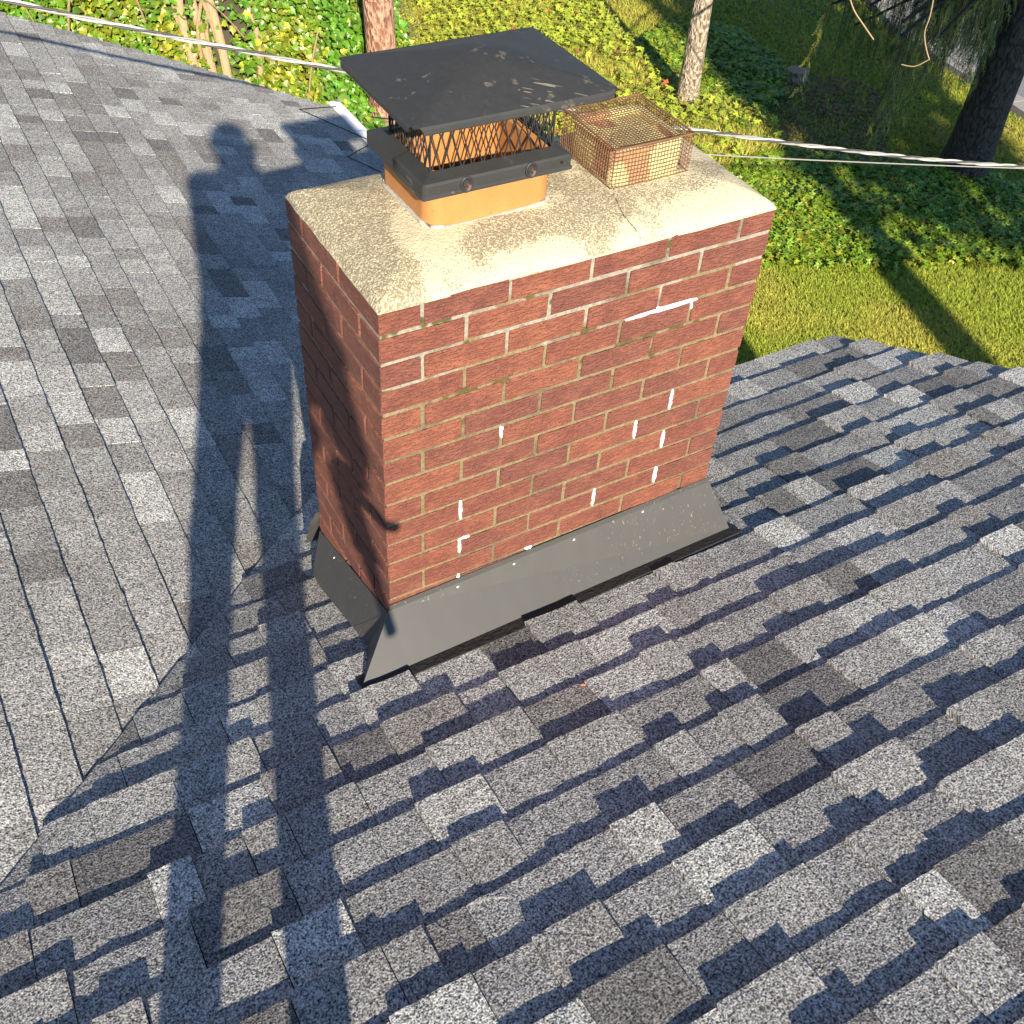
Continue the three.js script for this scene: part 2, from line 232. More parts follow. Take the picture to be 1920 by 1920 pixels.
function pixel(p) { const q = V().subVectors(p, CAM), w = q.dot(FWD); return [0.5 + 1.0101 * q.dot(CRT) / w, 0.5 - 1.0101 * q.dot(CUP) / w, w]; }
function layRoof(P, parent, courses, uRange, E, clips, skip, seed, tooth, plain, skirt = 0.004, fade = () => 1) {
  const f = rng(seed), list = [];
  for (const vb of courses) {
    let u = uRange[0] - rr(0, 0.2, f), raised = f() < 0.5, since = 0;
    while (u < uRange[1]) {
      const w = raised ? rr(0.075, 0.2, f) : rr(0.09, 0.26, f), T = raised ? rr(...tooth, f) : rr(...plain, f); since += w;
      const gap = since > 0.85 ? 0.0016 : 0.0007; if (since > 0.85) since = 0;
      const r = f(), tone = r < 0.38 ? 0 : r < 0.6 ? 1 : r < 0.73 ? 2 : r < 0.8 ? 3 : r < 0.89 ? 4 : 5;
      const t = tab(P, u + gap, u + w - gap, vb + rr(-0.0015, 0.0015, f), E, T * fade(u + w / 2, vb), f, clips, skirt); u += w; raised = f() < (raised ? 0.25 : 0.72);
      if (!t || skip(t.c)) continue;
      const px = pixel(t.c); t.tone = tone; t.size = px[0] > -0.05 && px[0] < 1.05 && px[1] > -0.05 && px[1] < 1.05 && px[2] > 0 ? 1 / px[2] : -1; list.push(t);
    }
  }
  list.sort((a, b) => b.size - a.size);
  list.slice(0, 300).forEach((t) => mesh('shingle', t.g, shingleMats[t.tone], parent));
  for (let k = 0; k < shingleMats.length; k++) { const gs = list.slice(300).filter((t) => t.tone === k).map((t) => t.g); if (gs.length) tag(mesh('shingle_field', mergeGeometries(gs), shingleMats[k], parent), null, null, null, 'stuff'); }
}
const E1 = 0.143;
{ const cs = []; for (let z = 1.3696 + 0.1362 * 5; z > -2.7; z -= 0.1362) cs.push(vR(z)); cs.push(vR(-0.805));
  const lowZ = (q) => at(planeR, q[0], q[1]).z;
  layRoof(planeR, deckR, cs, [-2.2, 3.3], E1, [(q) => lowZ(q) + VA + VB * q[0], (q) => (q[0] < 1.78 ? 1 : lowZ(q) + 0.8), (q) => { const z = lowZ(q); return 2.64 + (z + 0.1) * (z < 0 ? 0.36 : 0.25) - q[0]; }],
    (c) => (c.x > 0.06 && c.x < 0.95 && c.z > -0.45 && c.z < -0.06), 1234, [0.0165, 0.0235], [0.0075, 0.0125], 0.03, (u, v) => clamp(0.5 + (at(planeR, u, v).z + VA + VB * u) / 0.5)); }
{ const pitch = 0.117, cs = []; for (let x = -0.111 - pitch * 14; x < 1.9; x += pitch) cs.push(vL(x));
  const xz = (q) => { const p = at(planeL, q[0], q[1]); return [p.x, p.z]; };
  const rk = rake.slice(0, -1).map((a, i) => { const b = rake[i + 1]; return (q) => { const [x, z] = xz(q); return z - (a[1] + (b[1] - a[1]) * (x - a[0]) / (b[0] - a[0])); }; });
  layRoof(planeL, deckL, cs, [-5.7, 1.6], pitch * L2, [(q) => { const [x, z] = xz(q); return -(z + VA + VB * x) + 0.1; }, ...rk.slice(1)], () => false, 4321, [0.0082, 0.0098], [0.0066, 0.0082], 0.026); }
// white gutter along the left eave
{ const g0 = yL(1.79), pr = [[1.78, g0 - 0.005], [1.855, g0 + 0.0], [1.86, g0 - 0.02], [1.85, g0 - 0.09], [1.79, g0 - 0.1]], t = [];
  for (let i = 0; i < pr.length; i++) { const a = pr[i], b = pr[(i + 1) % pr.length]; t.push(...quad(V(a[0], a[1], -4.9), V(b[0], b[1], -4.9), V(b[0], b[1], -2.75), V(a[0], a[1], -2.75))); } for (let i = 1; i + 1 < pr.length; i++) t.push(...[pr[0], pr[i], pr[i + 1]].map((q) => V(q[0], q[1], -4.9)));
  mesh('gutter', soup(t), mWhite, house).userData.label = 'white metal gutter edge'; }

// ------------------------------------------------------------------ the chimney
const chimney = thing('chimney', 'red brick chimney with cream cement crown and grey metal flashing', 'chimney', V(0, 0, 0));
const CH = 0.0677, BL = 0.1937, BH = 0.0577, BJ = 0.0095, HD = 0.0921, CW = 1.0065, CD = 0.4985;
function brickGeo(L, seed) {        // chamfered, slightly uneven brick, length along x, centred
  const f = rng(seed), w = L / 2, h = BH / 2, d = HD / 2, c = 0.0022, t = [], pts = {};
  const P = (sx, sy, sz, ax) => { const k = `${sx}${sy}${sz}${ax}`; return pts[k] ??= V(sx * (w - (ax === 0 ? 0 : c)) + rr(-0.0005, 0.0005, f), sy * (h - (ax === 1 ? 0 : c)) + rr(-0.0007, 0.0007, f), sz * (d - (ax === 2 ? 0 : c)) + rr(-0.0006, 0.0006, f)); };
  const add = (a, b, cc, out) => { const n = V().subVectors(b, a).cross(V().subVectors(cc, a)); n.dot(out) > 0 ? t.push(a, b, cc) : t.push(a, cc, b); };
  const s2 = [-1, 1];
  for (const s of s2) { add(P(s, -1, -1, 0), P(s, 1, -1, 0), P(s, 1, 1, 0), V(s, 0, 0)); add(P(s, -1, -1, 0), P(s, 1, 1, 0), P(s, -1, 1, 0), V(s, 0, 0)); add(P(-1, s, -1, 1), P(1, s, -1, 1), P(1, s, 1, 1), V(0, s, 0)); add(P(-1, s, -1, 1), P(1, s, 1, 1), P(-1, s, 1, 1), V(0, s, 0)); add(P(-1, -1, s, 2), P(1, -1, s, 2), P(1, 1, s, 2), V(0, 0, s)); add(P(-1, -1, s, 2), P(1, 1, s, 2), P(-1, 1, s, 2), V(0, 0, s)); }
  for (const a of s2) for (const b of s2) {
    add(P(a, b, -1, 0), P(a, b, 1, 0), P(a, b, 1, 1), V(a, b, 0)); add(P(a, b, -1, 0), P(a, b, 1, 1), P(a, b, -1, 1), V(a, b, 0));
    add(P(a, -1, b, 0), P(a, 1, b, 0), P(a, 1, b, 2), V(a, 0, b)); add(P(a, -1, b, 0), P(a, 1, b, 2), P(a, -1, b, 2), V(a, 0, b));
    add(P(-1, a, b, 1), P(1, a, b, 1), P(1, a, b, 2), V(0, a, b)); add(P(-1, a, b, 1), P(1, a, b, 2), P(-1, a, b, 2), V(0, a, b));
    for (const cc of s2) add(P(a, b, cc, 0), P(a, b, cc, 1), P(a, b, cc, 2), V(a, b, cc));
  }
  return soup(t, 0.4, [f(), f()]);
}
const stretchers = Array.from({ length: 9 }, (_, i) => brickGeo(BL, 300 + i)), headers = Array.from({ length: 4 }, (_, i) => brickGeo(HD, 400 + i));
{ const f = rng(55), t = [];
  t.push(...boxTris(0.0038, CW - 0.0038, -1.3, 0.062, -CD + 0.0038, -0.0038));
  const g = soup(t), uv = g.attributes.uv, p = g.attributes.position, n = g.attributes.normal;
  for (let i = 0; i < uv.count; i++) uv.setXY(i, (Math.abs(n.getX(i)) > 0.5 ? p.getZ(i) + 2 : p.getX(i)) / 1.016, 1 - (0.07 - p.getY(i)) / 1.33);
  mesh('mortar', g, mMortar, chimney);
  const put = (L, x, y, z, turn) => { const o = mesh('brick', (L > 0.15 ? stretchers[Math.floor(f() * 9)] : headers[Math.floor(f() * 4)]), brickMats[Math.floor(f() * 4)], chimney); o.position.set(x + rr(-0.001, 0.001, f), y, z + rr(-0.0012, 0.0012, f)); o.rotation.y = (turn ? Math.PI / 2 : 0) + rr(-0.004, 0.004, f); };
  const step = BL + BJ;
  for (let k = 0; k < 20; k++) { const y = -k * CH + 0.005 + BH / 2, A = k % 2 === 0;
    const row = (z, half) => { if (half) { for (let i = 0; i < 4; i++) put(BL, HD + BJ + i * step + BL / 2, y, z, false); } else for (let i = 0; i < 5; i++) put(BL, i * step + BL / 2, y, z, false); };
    const col = (x, fromFront) => { // stretchers along z; fromFront: the front corner brick is ours
      const z0 = fromFront ? 0 : HD + BJ; for (let i = 0; i < 2; i++) put(BL, x, y, -(z0 + i * step + BL / 2), true); };
    row(-HD / 2, A); row(-CD + HD / 2, !A); col(HD / 2, A); col(CW - HD / 2, A);
  } }
// cement crown
const crownY = (x, z) => { const dx = Math.min(x, CW - x), dz = Math.min(-z, CD + z), e = Math.max(0, Math.min(dx, dz)); return 0.0615 + 0.006 * Math.sqrt(clamp(e / 0.012)) + 0.05 * (1 - Math.exp(-e / 0.07)) + 0.0025 * (fbm(x * 18 + 3, z * 18 + 9, 1e6, 201, 3) - 0.5); };
{ const nx = 110, nz = 56, t = [], uvs = [], g = (i, j) => { let x = lerp(0, CW, i / nx), z = lerp(-CD, 0, j / nz); const ex = i === 0 ? -1 : i === nx ? 1 : 0, ez = j === 0 ? -1 : j === nz ? 1 : 0; const w = 0.003 * (fbm((x + 1) * 14, (z + 2) * 14, 1e6, 203, 2) - 0.4); 
    const y = crownY(x, z); return V(x + ex * w, y, z + ez * w); };
  const geo = new THREE.BufferGeometry(), pos = [], uv = [], idx = [];
  for (let j = 0; j <= nz; j++) for (let i = 0; i <= nx; i++) { const p = g(i, j); pos.push(p.x, p.y, p.z); uv.push(p.x / 1.016, 1 + p.z / 0.508); }
  for (let j = 0; j < nz; j++) for (let i = 0; i < nx; i++) { const a = j * (nx + 1) + i, b = a + 1, c = a + nx + 1, d = c + 1, mx = (i + 0.5) / nx * CW, mz = ((j + 0.5) / nz - 1) * CD; if (mx > 0.202 && mx < 0.473 && mz > -0.388 && mz < -0.174) continue; idx.push(a, c, d, a, d, b); }
  const rim = []; for (let i = 0; i <= nx; i++) rim.push(nz * (nx + 1) + i); for (let j = nz - 1; j >= 0; j--) rim.push(j * (nx + 1) + nx); for (let i = nx - 1; i >= 0; i--) rim.push(i); for (let j = 1; j < nz; j++) rim.push(j * (nx + 1));
  const b0 = pos.length / 3; rim.forEach((k) => { pos.push(pos[k * 3], 0.0575, pos[k * 3 + 2]); uv.push(uv[k * 2] + 0.006, uv[k * 2 + 1] + 0.012); });
  rim.forEach((k, i) => { const j = (i + 1) % rim.length; idx.push(k, b0 + i, b0 + j, k, b0 + j, rim[j]); });
  geo.setAttribute('position', new THREE.Float32BufferAttribute(pos, 3)); geo.setAttribute('uv', new THREE.Float32BufferAttribute(uv, 2)); geo.setIndex(idx); geo.computeVertexNormals();
  mesh('crown', geo, mCrown, chimney).userData.label = 'cracked cream cement crown with dark weathering'; }
// white sealant squeezed into joints
function bead(a, b, w, seed) { const f = rng(seed), n = 9, A = V(...a, 0), B = V(...b, 0), d = V().subVectors(B, A).normalize(), s = V(-d.y, d.x, 0), pos = [], idx = [];
  for (let i = 0; i <= n; i++) { const c = A.clone().lerp(B, i / n), e = Math.sin(Math.PI * clamp((i + 0.4) / (n + 0.8))) ** 0.5, ww = w * (0.6 + 0.7 * f()) * e, hh = 0.0035 * e * (0.6 + 0.6 * f()), o = rr(-0.0015, 0.0015, f);
    for (let k = 0; k < 5; k++) { const t = (k - 2) / 2; const p = c.clone().addScaledVector(s, t * ww / 2 + o); pos.push(p.x, p.y, -0.003 + (hh + 0.003) * (1 - t * t)); } }
  for (let i = 0; i < n; i++) for (let k = 0; k < 4; k++) { const q = i * 5 + k; idx.push(q, q + 5, q + 6, q, q + 6, q + 1); }
  const g = new THREE.BufferGeometry(); g.setAttribute('position', new THREE.Float32BufferAttribute(pos, 3)); g.setIndex(idx); g.computeVertexNormals(); return g; }
[[[0.615, -0.1355], [0.822, -0.1355], 0.014], [[0.8085, -0.135], [0.8085, -0.16], 0.006], [[0.808, -0.404], [0.808, -0.471], 0.011], [[0.7065, -0.472], [0.7065, -0.534], 0.010], [[0.808, -0.544], [0.808, -0.605], 0.012], [[0.808, -0.675], [0.808, -0.735], 0.014], [[0.605, -0.672], [0.605, -0.738], 0.009], [[0.3, -0.338], [0.3, -0.375], 0.011], [[0.198, -0.538], [0.198, -0.604], 0.011], [[0.198, -0.674], [0.198, -0.728], 0.013], [[0.198, -0.807], [0.198, -0.838], 0.011], [[0.398, -0.811], [0.42, -0.812], 0.013], [[0.2, -0.676], [0.226, -0.677], 0.006]]
  .forEach(([a, b, w], i) => mesh('sealant_bead', bead(a, b, w, 600 + i), mCaulk, chimney));
// metal flashing, standing out from the foot of the brickwork
{ const n = V(0, 0.6, 0.8), T = (pts, nn, t = 0.0018) => soup(slab(pts, nn, t), 1.2);
  const y0 = -0.842, y1 = -0.815, rf = (x, z, h = 0.011) => V(x, yR(z) + h, z);
  const lip = mesh('front_flashing', T([V(-0.004, y0, 0.004), rf(-0.134, 0.118), rf(1.066, 0.088), V(1.018, y1, 0.004)], n), mFlash, chimney); lip.userData.label = 'wide sloping grey front flashing';
  mesh('hem', T([V(-0.003, y0 + 0.016, 0.0035), V(-0.003, y0 - 0.001, 0.006), V(1.017, y1 - 0.001, 0.006), V(1.017, y1 + 0.016, 0.0035)], V(0, 0.1, 1)), mFlash, lip);
  mesh('sealing_strip', soup(slab([rf(-0.136, 0.06, 0.013), rf(-0.136, 0.152, 0.013), rf(0.35, 0.148, 0.012), rf(0.72, 0.134, 0.013), rf(1.085, 0.123, 0.013), rf(1.08, 0.06, 0.013)], planeR.N, 0.004)), mTar, chimney).userData.label = 'black tarred strip below the front flashing';
  const sL = V(-0.9, 0.35, 0).normalize();
  const side = mesh('side_flashing', T([V(-0.003, -1.022, -CD), rf(-0.066, -0.42, 0.012), rf(-0.06, -0.125, 0.014), V(-0.004, -0.862, -0.004)], sL), mFlash, chimney); 
  mesh('folded_corner', T([V(-0.0045, -0.858, -0.002), rf(-0.06, -0.123, 0.014), rf(-0.058, -0.025, 0.012), rf(-0.128, 0.112, 0.013), V(-0.006, -0.845, 0.004)], V(-0.9, 0.3, 0.3).normalize()), mFlash, side);
  mesh('side_flashing', T([V(CW + 0.003, -0.86, -0.004), rf(CW + 0.06, -0.02, 0.012), rf(CW + 0.06, -CD, 0.012), V(CW + 0.003, -1.022, -CD)], V(0.9, 0.35, 0).normalize()), mFlash, chimney);
  mesh('rear_flashing', T([V(CW + 0.03, -0.95, -CD - 0.004), V(CW + 0.06, -1.17, -CD - 0.1), V(-0.02, -1.165, -CD - 0.1), V(-0.025, -1.0, -CD - 0.02), V(-0.008, -0.95, -CD - 0.004)], V(0, 0.5, -0.85).normalize()), mFlash, chimney);
  const rv = (p, par) => { const g = new THREE.SphereGeometry(0.004, 8, 6); g.scale(1, 1, 0.5); mesh('rivet', g, mWhite, par).position.copy(p); };
  [[0.19, 0.008], [0.36, 0.01], [0.55, 0.008], [0.78, 0.01]].forEach(([x, z]) => rv(V(x, lerp(y0, y1, x) - 0.008, 0.0115), lip)); rv(V(-0.012, -1.0, -0.36), side); }

// ------------------------------------------------------------------ flue 1 with black cap
function rrect(x0, x1, z0, z1, r) { const s = new THREE.Shape(), y0 = -z1, y1 = -z0; s.moveTo(x0 + r, y0); s.lineTo(x1 - r, y0); s.absarc(x1 - r, y0 + r, r, -Math.PI / 2, 0); s.lineTo(x1, y1 - r); s.absarc(x1 - r, y1 - r, r, 0, Math.PI / 2); s.lineTo(x0 + r, y1); s.absarc(x0 + r, y1 - r, r, Math.PI / 2, Math.PI); s.lineTo(x0, y0 + r); s.absarc(x0 + r, y0 + r, r, Math.PI, Math.PI * 1.5); return s; }
function tile(x0, x1, z0, z1, y0, y1, r, w) { const s = rrect(x0, x1, z0, z1, r); if (w) s.holes.push(rrect(x0 + w, x1 - w, z0 + w, z1 - w, Math.max(0.006, r - w * 0.6))); const g = new THREE.ExtrudeGeometry(s, { depth: y1 - y0 - 0.006, bevelEnabled: true, bevelSize: 0.003, bevelThickness: 0.003, bevelOffset: -0.003, bevelSegments: 2, curveSegments: 8 }); g.rotateX(-Math.PI / 2); g.translate(0, y0 + 0.003, 0); const uv = g.attributes.uv; for (let i = 0; i < uv.count; i++) uv.setXY(i, uv.getX(i) * 2, uv.getY(i) * 2); return g; }
const F1 = { x0: 0.188, x1: 0.487, z0: -0.402, z1: -0.160 };
const flue = thing('flue_liner', 'square orange clay flue liner under the black metal cap', 'flue liner');
mesh('tile', tile(F1.x0, F1.x1, F1.z0, F1.z1, 0.05, 0.2285, 0.036, 0.02), mClay, flue);
{ const pts = []; const f = rng(71); const s = rrect(F1.x0 - 0.002, F1.x1 + 0.002, F1.z0 - 0.002, F1.z1 + 0.002, 0.037).getPoints(8).map((q) => V(q.x, crownY(q.x, -q.y) + 0.001, -q.y)); s.forEach((p, i) => { if (i % 1 === 0) pts.push(p.add(V(rr(-0.001, 0.001, f), rr(-0.002, 0.002, f), rr(-0.001, 0.001, f)))); }); const g = new THREE.TubeGeometry(new THREE.CatmullRomCurve3(pts, true), 90, 0.0055, 6, true); mesh('mortar_fillet', g, mat({ color: lin(0.55, 0.52, 0.44), bumpMap: tSandB, bumpScale: 0.003 }), flue).userData.label = 'pale mortar seam around the foot of the tile'; }

mesh('dark_flue_floor', soup(boxTris(0.2, 0.476, 0.063, 0.068, -0.392, -0.17)), mat({ color: lin(0.012, 0.01, 0.009) }), flue);  // black sheet near the bottom, the shade of a deep flue put into its colour
const cap = thing('spark_arrestor', 'black metal chimney cap with a wide lid over diamond mesh', 'chimney cap');
function rectLoft(levels, skip = []) { const t = []; for (let i = 0; i + 1 < levels.length; i++) { const a = levels[i], b = levels[i + 1], c = (l) => { const k = l[5] ?? 0.004; return [V(l[0] + k, l[4], l[3]), V(l[1] - k, l[4], l[3]), V(l[1], l[4], l[3] - k), V(l[1], l[4], l[2] + k), V(l[1] - k, l[4], l[2]), V(l[0] + k, l[4], l[2]), V(l[0], l[4], l[2] + k), V(l[0], l[4], l[3] - k)]; }, A = c(a), B = c(b); for (let k = 0; k < 8; k++) { if (skip.includes(k)) continue; const j = (k + 1) % 8; t.push(...quad(A[k], A[j], B[j], B[k])); } } return t; }
const SK = [0.163, 0.516, -0.396, -0.134];
const ins = (o, y, k) => [SK[0] + o, SK[1] - o, SK[2] + o, SK[3] - o, y, k];
const skirt = mesh('skirt', soup(rectLoft([ins(0.004, 0.1935), ins(0, 0.1945), ins(0, 0.199), ins(0.003, 0.202), ins(0.002, 0.222), ins(0.006, 0.2265), ins(0.034, 0.236), ins(0.036, 0.2345), ins(0.01, 0.2245), ins(0.006, 0.2)])), mBlack, cap);
// seam where the two halves of the skirt slide together
mesh('skirt_sleeve', soup(rectLoft([[SK[0] - 0.0035, SK[1] + 0.0035, SK[2] - 0.0035, -0.262, 0.2, 0.004], [SK[0] - 0.0035, SK[1] + 0.0035, SK[2] - 0.0035, -0.262, 0.2275, 0.004], [SK[0] + 0.032, SK[1] - 0.032, SK[2] + 0.034, -0.262, 0.2385, 0.004]], [0, 1, 7])), mBlack, cap);
for (const x of [0.262, 0.413]) { const g = new THREE.LatheGeometry([[0.0001, -0.004], [0.006, -0.003], [0.011, 0.001], [0.0135, 0.002], [0.0145, 0.0002]].map((q) => new THREE.Vector2(...q)), 14); g.rotateX(Math.PI / 2); g.scale(1, 1.25, 1); const o = mesh('screw_dimple', g, mBlackPlain, skirt); o.position.set(x, 0.212, SK[3] + 0.0005);
  const b = new THREE.CylinderGeometry(0.004, 0.004, 0.009, 6); b.rotateX(Math.PI / 2); const bo = mesh('screw', b, mRust, skirt); bo.position.set(x + 0.003, 0.21, SK[3] + 0.003); }
{ const h = new THREE.CylinderGeometry(0.0032, 0.0032, 0.002, 8); h.rotateX(Math.PI / 2); mesh('dark_hole_disc', h, mat({ color: lin(0.004, 0.004, 0.004) }), skirt).position.set(0.487, 0.214, SK[3] - 0.0004); }  // black disc on the skirt, the shade inside a hole put into its colour
function diamonds(a, b, y0, y1, out) { // expanded metal between two bottom corners
  const W = a.distanceTo(b), n = Math.round(W / 0.0245), p = W / n, rows = 4, hh = (y1 - y0) / rows, d = V().subVectors(b, a).normalize(), t = [];
  const P = (u, y) => a.clone().addScaledVector(d, clamp(u, 0, W)).setY(y);
  for (let i = 0; i <= n; i++) for (const s of [-1, 1]) for (let r = 0; r < rows; r++) { const e = (k) => i * p + s * (k % 2 ? p * 0.46 : p * 0.05); const A = P(e(r), y0 + r * hh), B = P(e(r + 1), y0 + (r + 1) * hh); if (A.distanceTo(B) > 0.01) t.push(...stick(A.addScaledVector(out, 0.0008 * s), B.addScaledVector(out, 0.0008 * s), 0.0017)); }
  return t; }
{ const x0 = 0.197, x1 = 0.481, z0 = -0.361, z1 = -0.168, y0 = 0.234, y1 = 0.372, sides = [[V(x0, 0, z1), V(x1, 0, z1), V(0, 0, 1)], [V(x1, 0, z0), V(x0, 0, z0), V(0, 0, -1)], [V(x0, 0, z0), V(x0, 0, z1), V(-1, 0, 0)], [V(x1, 0, z1), V(x1, 0, z0), V(1, 0, 0)]];
  for (const [a, b, o] of sides) tag(mesh('mesh_panel', soup(diamonds(a, b, y0, y1, o)), mBlackPlain, cap), null, null, null, 'stuff'); }
// lid: a sheet folded down to four sides, with lips that stop short of the corners
const LD = [0.123, 0.578, -0.434, -0.088], LY = 0.372;
{ const n = 44, cx = (LD[0] + LD[1]) / 2, cz = (LD[2] + LD[3]) / 2, hx = (LD[1] - LD[0]) / 2, hz = (LD[3] - LD[2]) / 2, pos = [], uv = [], idx = [];
  const H = (a, b) => { const m = Math.max(Math.abs(a), Math.abs(b)), s = Math.sqrt(a * a + b * b) / 1.2; const dn = 0.052 * (1 - lerp(s * 0.98, m, sm(0.2, 0.6, m)) ** 1.2); return dn + 0.0012 * (fbm((a + 2) * 4, (b + 2) * 4, 1e6, 221, 2) - 0.5); };
  for (const under of [0, 1]) for (let j = 0; j <= n; j++) for (let i = 0; i <= n; i++) { const a = i / n * 2 - 1, b = j / n * 2 - 1; pos.push(cx + a * hx, LY + H(a, b) - under * 0.0015, cz + b * hz); uv.push(i / n * 0.9 + 0.05, j / n * 0.7 + 0.1); }
  for (const under of [0, 1]) for (let j = 0; j < n; j++) for (let i = 0; i < n; i++) { const k = under * (n + 1) * (n + 1) + j * (n + 1) + i; under ? idx.push(k, k + 1, k + n + 2, k, k + n + 2, k + n + 1) : idx.push(k, k + n + 2, k + 1, k, k + n + 1, k + n + 2); }
  const g = new THREE.BufferGeometry(); g.setAttribute('position', new THREE.Float32BufferAttribute(pos, 3)); g.setAttribute('uv', new THREE.Float32BufferAttribute(uv, 2)); g.setIndex(idx); g.computeVertexNormals();
  const lid = mesh('lid', g, mBlack, cap); lid.userData.label = 'shallow black hipped lid, scratched and dusty';
  const lipAt = (ax, s) => { const t = [], c = 0.011, prof = [[0, 0.0005], [0.004, -0.004], [0.0045, -0.013], [0.0015, -0.0165], [-0.008, -0.0155]]; const lo = ax ? LD[2] : LD[0], hi = ax ? LD[3] : LD[1], e = ax ? (s > 0 ? LD[1] : LD[0]) : (s > 0 ? LD[3] : LD[2]);
    const P = (u, q) => ax ? V(e + s * q[0], LY + q[1], u) : V(u, LY + q[1], e + s * q[0]); const hN = 12, yy = (u) => { const a = (u - (lo + hi) / 2) / ((hi - lo) / 2); return 0.0012 * (fbm((ax ? s + 2 : a + 2) * 4, (ax ? a + 2 : s + 2) * 4, 1e6, 221, 2) - 0.5); };
    for (let k = 0; k < hN; k++) { const u0 = lerp(lo + c, hi - c, k / hN), u1 = lerp(lo + c, hi - c, (k + 1) / hN), o = (u, q, i) => P(i === 0 ? u : clamp(u, lo + c + 0.008 * i * 0.5, hi - c - 0.008 * i * 0.5), [q[0], q[1] + yy(u)]); for (let i = 0; i + 1 < prof.length; i++) t.push(...quad(o(u0, prof[i], i), o(u1, prof[i], i), o(u1, prof[i + 1], i + 1), o(u0, prof[i + 1], i + 1))); } return soup(t, 1.1); };
  for (const ax of [0, 1]) for (const s of [-1, 1]) mesh('folded_lip', lipAt(ax, s), mBlack, lid); }

// ------------------------------------------------------------------ flue 2 with rusty wire screen
const F2 = { x0: 0.645, x1: 0.837, z0: -0.354, z1: -0.158 };
const flue2 = thing('flue_liner', 'short mortar-smeared clay flue inside the rusty wire screen', 'flue liner');
mesh('tile', tile(F2.x0, F2.x1, F2.z0, F2.z1, 0.05, 0.192, 0.03, 0.02), mCream, flue2);
mesh('plug', tile(F2.x0 + 0.021, F2.x1 - 0.021, F2.z0 + 0.021, F2.z1 - 0.021, 0.09, 0.179, 0.012), mCream, flue2);
const screen = thing('wire_screen', 'rusty square wire mesh box over the second flue', 'wire screen');
{ const B = [0.634, 0.846, -0.366, -0.148], y0 = 0.116, y1 = 0.206, sp = 0.0088, f = rng(91), r = 0.0009;
  const grid = (O, Ux, Uy, w, h, bulge) => { const nx = Math.round(w / sp), ny = Math.round(h / sp), n = V().crossVectors(Ux, Uy), t = [], P = (i, j) => O.clone().addScaledVector(Ux, i / nx * w).addScaledVector(Uy, j / ny * h).addScaledVector(n, bulge * Math.sin(Math.PI * i / nx) * Math.sin(Math.PI * (0.25 + 0.75 * j / ny)) + 0.0012 * (noise(i * 0.5, j * 0.5, 1e6, 231 + nx) - 0.5));
    for (let i = 0; i <= nx; i++) for (let j = 0; j < ny; j += 2) t.push(...stick(P(i, j), P(i, Math.min(ny, j + 2)), r, r, 3)); for (let j = 0; j <= ny; j++) for (let i = 0; i < nx; i += 2) t.push(...stick(P(i, j), P(Math.min(nx, i + 2), j), r, r, 3)); return soup(t, 0.2); };
  const w = B[1] - B[0], d = B[3] - B[2], h = y1 - y0, pan = (g) => tag(mesh('mesh_panel', g, mRust, screen), null, null, null, 'stuff');
  pan(grid(V(B[0], y1, B[3]), V(1, 0, 0), V(0, 0, -1), w, d, -0.006)); pan(grid(V(B[0], y0, B[3]), V(1, 0, 0), V(0, 1, 0), w, h, 0.004)); pan(grid(V(B[1], y0, B[3]), V(0, 0, -1), V(0, 1, 0), d, h, 0.004)); pan(grid(V(B[1], y0, B[2]), V(-1, 0, 0), V(0, 1, 0), w, h, 0.004)); pan(grid(V(B[0], y0, B[2]), V(0, 0, 1), V(0, 1, 0), d, h, 0.004));
  mesh('rim_wire', tube([V(B[0], y1, B[2]), V(B[0], y1, B[3]), V(B[1], y1, B[3]), V(B[1], y1, B[2]), V(B[0], y1, B[2])].flatMap((p, i, a) => i + 1 < a.length ? [p, p.clone().lerp(a[i + 1], 0.02), p.clone().lerp(a[i + 1], 0.98)] : [p]), 0.0026, 90, 6), mRust, screen); }
// ------------------------------------------------------------------ vegetation
const inPoly = (x, z, P) => { let c = false; for (let i = 0, j = P.length - 1; i < P.length; j = i++) if ((P[i][1] > z) !== (P[j][1] > z) && x < (P[j][0] - P[i][0]) * (z - P[i][1]) / (P[j][1] - P[i][1]) + P[i][0]) c = !c; return c; };
function leafGeo(outline, fold = 0.25) { const t = [], n = outline.length; for (let i = 0; i + 1 < n; i++) for (const s of [-1, 1]) { const a = outline[i], b = outline[i + 1], A = V(s * a[0], a[0] * fold - a[1] * a[1] * 0.25, a[1]), B = V(s * b[0], b[0] * fold - b[1] * b[1] * 0.25, b[1]), A0 = V(0, -a[1] * a[1] * 0.25, a[1]), B0 = V(0, -b[1] * b[1] * 0.25, b[1]); s > 0 ? t.push(A0, B, A, A0, B0, B) : t.push(A0, A, B, A0, B, B0); } const g = soup(t); g.deleteAttribute('uv'); return g; }
const ivyLeaf = leafGeo([[0.0, 0], [0.3, 0.02], [0.5, 0.22], [0.3, 0.42], [0.4, 0.6], [0.16, 0.75], [0, 1.05]]);
const ovalLeaf = leafGeo([[0, 0], [0.2, 0.3], [0.22, 0.6], [0, 1]]);
